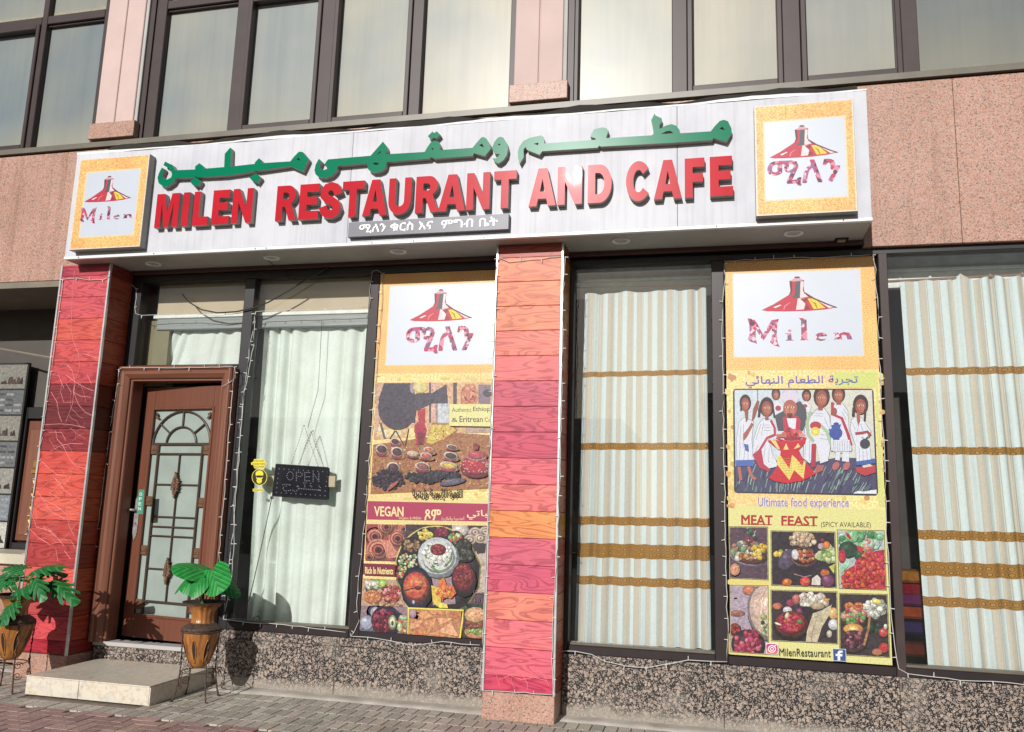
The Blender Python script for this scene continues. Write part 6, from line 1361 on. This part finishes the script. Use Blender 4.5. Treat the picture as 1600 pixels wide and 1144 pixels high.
# slack cable across the fanlight
q = MB(); P1 = [(520, 415), (500, 425), (478, 437), (450, 455), (420, 472), (400, 480), (370, 487), (340, 489), (315, 484), (295, 472), (285, 460)]
q.tube([at(x, y, -.03) for x, y in P1], .007, 6)
tag(q.build('slack_cable', MT['dwire'], None, loc=at(340, 489, -.03), smooth=True), 'slack black cable hanging across the glass above the door', 'cable')
q = MB(); q.tube([atz(415, 404, S0), at(440, 424, -.03), at(452, 436, -.03)], .004, 5)
tag(q.build('thin_cable', MT['dwire'], None, loc=at(440, 424, -.03)), 'thin cable hanging from the second downlight', 'cable')

# ================================================================== STRING LIGHTS
def strings(label, lines, Y, step=.13, r_=.0032, seed=1, tip=.028):
    rr = random.Random(seed); p0 = at(*lines[0][0], Y if not callable(Y) else Y(0))
    t = thing('string_lights', label, 'string lights', tuple(p0), 'white string lights round the shopfront')
    for L in lines:
        P1 = [at(x, y, Y) for x, y in L]; P2 = []
        for i in range(len(P1)-1):
            n_ = max(1, int((P1[i+1]-P1[i]).length/.07))
            for k in range(n_): P2.append(P1[i].lerp(P1[i+1], k/n_)+Vector((rr.uniform(-.006, .006), rr.uniform(-.004, .002), rr.uniform(-.004, .004))))
        P2.append(P1[-1]); q = MB(); q.tube(P2, r_, 5); q.build('wire', MT['wire'], t, smooth=True)
        bq = MB(); acc = rr.uniform(0, step)
        for i in range(len(P2)-1):
            acc += (P2[i+1]-P2[i]).length
            if acc > step:
                acc = 0; d = (P2[i+1]-P2[i]).normalized(); sdv = Vector((d.z, 0, -d.x))*(rr.choice((-1, 1))); e = P2[i]+sdv*tip+Vector((0, -.006, rr.uniform(-.006, .006)))
                bq.tube([P2[i], e], [.0035, .0026], 5); 
        if bq.v: bq.build('led_tip', MT['bulb'], t, kind='stuff')
strings('light string across the top and down the left edge of the red left column', [[(99, 437), (120, 434), (140, 438), (160, 437), (172, 432)], [(98, 437), (90, 500), (82, 570), (70, 650), (60, 720), (50, 790), (42, 850), (38, 880)]], CY-.012, seed=1)
strings('light string running from the left column along the white pelmet above the door', [[(176, 433), (190, 442), (208, 446), (213, 452), (211, 480), (213, 490), (222, 493)], [(222, 493), (260, 491), (300, 490), (340, 494), (378, 489)]], -.006, seed=2)
strings('light string framing the brown wooden door', [[(186, 577), (184, 600), (177, 640), (168, 700), (161, 760), (150, 840), (140, 910), (134, 960), (128, 1000), (108, 1022)], [(186, 577), (192, 574), (250, 575), (320, 574), (366, 573)], [(366, 573), (368, 590), (358, 598), (347, 604)], [(366, 573), (369, 583), (364, 600), (360, 650), (355, 720), (350, 780), (344, 850), (341, 890)]], -.108, seed=3)
strings('two light strings hanging down between the door and the plain curtain', [[(399, 488), (394, 520), (388, 560), (380, 620), (376, 680), (370, 760), (365, 820), (358, 880), (352, 930), (349, 965)], [(398, 490), (396, 540), (384, 600), (376, 660), (372, 720), (366, 790), (366, 850), (362, 900), (355, 935), (350, 970)], [(399, 487), (430, 486), (470, 484), (520, 482), (573, 480)], [(349, 968), (380, 972), (420, 974), (470, 979), (520, 985), (540, 988)]], -.016, seed=4)
strings('light string looped round the vegan menu poster', [[(577, 480), (579, 440), (582, 424), (590, 422), (598, 428), (596, 470), (590, 560), (583, 640), (577, 720), (571, 800), (566, 850), (561, 900), (557, 940), (560, 970), (553, 988), (548, 994)], [(548, 994), (575, 996), (610, 1002), (645, 1008), (690, 1003), (720, 1006), (750, 1008)]], -.018, seed=5)
strings('light string edging the pink middle column', [[(777, 405), (775, 470), (771, 560), (768, 640), (764, 740), (762, 830), (757, 930), (753, 1020), (751, 1078), (790, 1080), (864, 1086)], [(780, 403), (795, 410), (830, 406), (860, 402), (882, 401)], [(884, 402), (880, 470), (878, 560), (877, 640), (876, 700), (873, 790), (870, 870), (865, 950), (862, 1030), (864, 1078), (868, 1086)]], CY-.014, seed=6)
strings('light string drooping below the striped curtain window to the poster corner', [[(868, 1020), (885, 1017), (900, 1017), (925, 1022), (945, 1033), (975, 1041), (1010, 1043), (1040, 1038), (1075, 1031), (1110, 1033), (1136, 1034)]], -.05, seed=7)
strings('light string edging the meat feast poster and trailing right', [[(1132, 412), (1129, 500), (1129, 600), (1131, 700), (1133, 800), (1135, 900), (1137, 1000), (1136, 1034)], [(1132, 408), (1180, 406), (1240, 403), (1300, 402), (1360, 398)], [(1363, 398), (1368, 420), (1371, 480), (1374, 560), (1378, 640), (1382, 720), (1384, 800), (1388, 880), (1392, 950), (1397, 1010), (1403, 1045), (1420, 1053), (1460, 1057), (1500, 1063), (1550, 1064), (1600, 1070), (1640, 1073)]], -.024, seed=8)

# ================================================================== POTS, STANDS AND PLANTS
def make_vase():
    t = thing('vase', 'tall brown lacquered vase with a flared rim, in the iron stand right of the doorstep', 'vase', (0, 0, 0))
    def fl(q_, z, r_): return r_*(1+.035*math.cos(16*q_))
    prof_ = [(.245, .02), (.25, .055), (.28, .078), (.33, .098), (.40, .122), (.46, .140), (.51, .150), (.545, .152)]
    q = MB(); q.lathe(prof_, 0, 0, 48); b_ = q.build('vase_body', MT['terra'], t, smooth=True)
    q = MB()
    for k in range(8):                                         # carved almond slits with raised lips
        a_ = k*math.pi/4+.2
        for s_ in (-1, 1):
            P1 = []
            for i in range(11):
                v = i/10; z = .29+.20*v; rr_ = None
                for j in range(len(prof_)-1):
                    if prof_[j][0] <= z <= prof_[j+1][0]: f_ = (z-prof_[j][0])/(prof_[j+1][0]-prof_[j][0]); rr_ = prof_[j][1]+(prof_[j+1][1]-prof_[j][1])*f_
                da = s_*.17*math.sin(math.pi*v)**.8*.8; P1.append(((rr_+.002)*math.cos(a_+da), (rr_+.002)*math.sin(a_+da), z))
            q.tube(P1, .0045, 5)
    q.build('slit_lip', MT['terra'], b_, smooth=True, kind='stuff')
    q = MB()
    for k in range(8):
        a_ = k*math.pi/4+.2; vs = []; n_ = 10
        for i in range(n_+1):
            v = i/n_; z = .30+.18*v
            for j in range(len(prof_)-1):
                if prof_[j][0] <= z <= prof_[j+1][0]: f_ = (z-prof_[j][0])/(prof_[j+1][0]-prof_[j][0]); rr_ = prof_[j][1]+(prof_[j+1][1]-prof_[j][1])*f_
            for s_ in (-1, 0, 1):
                da = s_*.11*math.sin(math.pi*v)**.8; vs.append(((rr_+.0012)*math.cos(a_+da), (rr_+.0012)*math.sin(a_+da), z))
        q.add(vs, [(i*3+j, i*3+j+1, i*3+j+4, i*3+j+3) for i in range(n_) for j in range(2)])
    q.build('dark_slit', MT['soil'], b_, kind='stuff')
    q = MB(); q.lathe([(.545, .154), (.552, .160), (.562, .160), (.572, .150), (.60, .108), (.606, .094)], 0, 0, 40); q.build('vase_shoulder', MT['iron'], t, smooth=True)
    q = MB(); q.lathe([(.604, .095), (.612, .088), (.65, .086), (.69, .094), (.73, .112), (.755, .142), (.765, .168)], 0, 0, 64, fn=fl); q.build('vase_neck', MT['terra'], t, smooth=True)
    q = MB(); q.lathe([(.763, .168), (.772, .172), (.775, .168), (.768, .160), (.74, .10), (.70, .085)], 0, 0, 40); q.lathe([(.70, .086), (.705, .0)], 0, 0, 24); q.build('vase_rim', MT['soil'], t, smooth=True)
    return t
def make_stand():
    t = thing('plant_stand', 'rusty wrought iron stand with four scrolled legs, right of the doorstep', 'stand', (0, 0, 0))
    q = MB(); n_ = 40; q.tube([(.158*math.cos(2*math.pi*k/n_), .158*math.sin(2*math.pi*k/n_), .54) for k in range(n_+1)], .007, 6, cap=False); q.build('stand_ring', MT['iron'], t, smooth=True)
    for k in range(4):
        a_ = R(45+90*k+12); c_, s_ = math.cos(a_), math.sin(a_); q = MB(); P1 = []
        for i in range(24):
            v = i/23; r_ = .160-.012*math.sin(v*math.pi*.8)+.05*max(0, v-.55)**1.3*2.2; z = .545-.54*v; w_ = .0025*math.sin(i*2.1); P1.append((c_*(r_+w_), s_*(r_+w_), max(z, .006)))
        q.tube(P1, [.0065+.0012*math.sin(i*2.6) for i in range(24)], 6)
        q.tube([P1[-1], (P1[-1][0]+c_*.022, P1[-1][1]+s_*.022, .006)], .007, 6); q.build('leg', MT['iron'], t, smooth=True)
        a2 = a_+R(45); c2_, s2_ = math.cos(a2), math.sin(a2)
        for zc_, dr in ((.21, 1), (.13, -1)):
            q = MB(); P1 = []
            for i in range(26):
                th = i/25*4.2*math.pi*.75; rad = .034*(1-i/30); u = .03+rad*math.cos(th)*1; z = zc_+rad*math.sin(th)*dr
                tx, ty = -s_, c_; P1.append((c_*.155+tx*u, s_*.155+ty*u, z))
            q.tube(P1, .0032, 5); q.build('scroll', MT['iron'], t, smooth=True)
    q = MB(); q.tube([(.13*math.cos(2*math.pi*k/30), .13*math.sin(2*math.pi*k/30), .22) for k in range(31)], .004, 5, cap=False); q.build('lower_ring', MT['iron'], t, smooth=True)
    return t
def copy_tree(o, loc, label):
    c = o.copy(); C.objects.link(c); c.location = loc; c['label'] = label
    for ch in [x for x in C.objects if x.parent == o]:
        d = ch.copy(); C.objects.link(d); d.parent = c
        for g in [x for x in C.objects if x.parent == ch]:
            e = g.copy(); C.objects.link(e); e.parent = d
    return c
VR = Vector((-2.755, -.53, 0)); 
v0 = make_vase(); s0 = make_stand(); v0['group'] = 'brown vases by the door'; s0['group'] = 'iron plant stands by the door'
VLp = Vector((-4.36, -.80, 0)); 
copy_tree(v0, VLp, 'tall brown lacquered vase with a flared rim, at far left before the red column'); copy_tree(s0, VLp, 'rusty wrought iron stand with scrolled legs, at far left before the red column')
v0.location = VR; s0.location = VR; v0['_o'] = list(VR); s0['_o'] = list(VR)
def leaf(parent, base, tipp, up, width, mat, kind='heart', droop=.25, nm='leaf', cup=.12):
    base, tipp = Vector(base), Vector(tipp); ax = tipp-base; L = ax.length; ax.normalize(); up = Vector(up); sd = ax.cross(up).normalized(); nrm = sd.cross(ax).normalized()
    n_ = 44; m_ = 7; q = MB(); uv = []
    def outline(t):                                            # t in -1..1 from one lobe round the tip to the other
        a_ = t*math.pi                                        # a=0 tip direction
        ca, sa = math.cos(a_), math.sin(a_)
        if kind == 'heart':
            r_ = .60+.40*max(0, ca)**2.5+.07*max(0, -ca)-(.50*max(0, (-ca-.86)/.14)**1.0 if ca < -.86 else 0)
        else:
            r_ = .60+.40*max(0, ca)**1.6-(.45*max(0, (-ca-.84)/.16) if ca < -.84 else 0)
            nt_ = (abs(t)*7.0) % 1.0
            if .12 < abs(t) < .92 and nt_ > .74: r_ *= .58
        return r_*ca, r_*sa
    q.v.append(tuple(base+ax*L*.32)); uv.append((0, 0))
    for j in range(1, m_+1):
        f_ = j/m_
        for i in range(n_+1):
            t = -1+2*i/n_; u, w_ = outline(t)
            if kind != 'heart' and f_ < .55: u, w_ = (lambda aa: (.60*math.cos(aa), .60*math.sin(aa)))(t*math.pi)
            x = .32+u*f_*.68; y = w_*f_*width/L*1.0/.60
            zr = -droop*(x-.3)**2*1.2-cup*abs(y)**1.3*1.2+.007*math.cos((x-.75*abs(y))*5*2*math.pi)*f_*abs(y)*2
            q.v.append(tuple(base+ax*(L*x)+sd*(L*y)*.5+nrm*(L*zr))); uv.append((x-.75*abs(y)+.004*math.sin(i), f_))
    n1 = n_+1
    for i in range(n_): q.f.append((0, 1+i, 2+i))
    for j in range(m_-1):
        for i in range(n_): a_ = 1+j*n1+i; q.f.append((a_, a_+n1, a_+n1+1, a_+1))
    q.mi = [0]*len(q.f); q.uv = uv
    lf_ = q.build(nm, mat, parent, smooth=True)
    return lf_
def stem(parent, p0, p1, r_=.0055):
    p0, p1 = Vector(p0), Vector(p1); mid = p0.lerp(p1, .55)+Vector((0, 0, .06)); P1 = [((1-t)**2)*p0+2*(1-t)*t*mid+t*t*p1 for t in [k/8 for k in range(9)]]
    q = MB(); q.tube(P1, r_, 6); q.build('stem', MT['stem'], parent, smooth=True)
pA = thing('alocasia_plant', 'green plant with a few broad veined heart leaves in the vase right of the doorstep', 'plant', (VR.x, VR.y, .70))
top = (VR.x, VR.y, .705)
def lp(px, py, dy): return at(px, py, VR.y+dy)
for (bx_, by_, bd, tx, ty, td, w_, up, dr) in ((326, 893, -.0, 276, 884, -.20, .20, (.05, -.75, .9), .2), (330, 888, -.05, 341, 921, -.17, .21, (.15, -1, .35), .12), (316, 902, -.05, 284, 918, -.16, .17, (0, -.9, .7), .25), (306, 893, .02, 271, 919, -.05, .10, (-.5, -.6, .9), .3), (338, 905, .08, 372, 925, .12, .12, (.3, -.6, .7), .3), (322, 900, -.09, 300, 926, -.22, .13, (0, -.9, .6), .3)):
    B_, T_ = lp(bx_, by_, bd), lp(tx, ty, td); leaf(pA, B_-(T_-B_)*.12, T_+(T_-B_)*.12, up, w_*1.22, MT['leaf'], 'heart', dr); stem(pA, top, B_.lerp(T_, .25)+Vector((0, .012, -.01)))
pB = thing('monstera_plant', 'dark green cut-leaf plant in the vase at the far left', 'plant', (VLp.x, VLp.y, .70)); top = (VLp.x, VLp.y, .705)
def lq(px, py, dy): return at(px, py, VLp.y+dy)
for (bx_, by_, bd, tx, ty, td, w_, up, dr) in ((78, 905, -.0, 113, 932, -.10, .16, (.2, -.7, .8), .3), (45, 895, -.05, 90, 880, -.1, .17, (0, -.6, 1), .25), (40, 890, .03, 8, 884, -.0, .16, (0, -.6, 1), .25), (20, 925, -.06, 58, 915, -.20, .17, (0, -.7, .9), .3), (22, 938, -.08, 2, 972, -.22, .17, (-.1, -1, .5), .2), (12, 905, -.0, -28, 925, -.1, .2, (-.2, -.7, .8), .25), (60, 890, .08, 100, 893, .12, .12, (0, -.6, 1), .3), (30, 910, .0, -20, 892, .1, .18, (0, -.6, 1), .3), (55, 900, -.1, 62, 930, -.24, .13, (.1, -.9, .6), .3)):
    B_, T_ = lq(bx_, by_, bd), lq(tx, ty, td); leaf(pB, B_-(T_-B_)*.1, T_+(T_-B_)*.1, up, w_*1.15, MT['leafd'], 'cut', dr); stem(pB, top, B_.lerp(T_, .25)+Vector((0, .01, -.01)))

# ================================================================== ADDED BUILDINGS (unseen, only there to give the glass something dark to reflect)
for x0, x1, h, lab in ((-30, -3, 5.6, 'low plain building across the street, dark reflection in the left windows'), (1, 34, 6.8, 'taller plain building across the street, dark reflection in the right windows')):
    t = thing('added_opposite_building', lab, 'building', ((x0+x1)/2, -34, 0)); q = MB(); q.box(x0, x1, -42, -32, -.03, h); q.build('wall', MT['rgrey'], t)
    q = MB(); q.box(x0-.2, x1+.2, -42.2, -31.8, h+.005, h+.35); q.build('parapet', MT['render'], t)
    for k in range(int((x1-x0)//3)):
        q = MB(); q.box(x0+1+3*k, x0+2.6+3*k, -31.99, -31.9, 1.0, h-1.2); q.build('window', MT['black'], t)
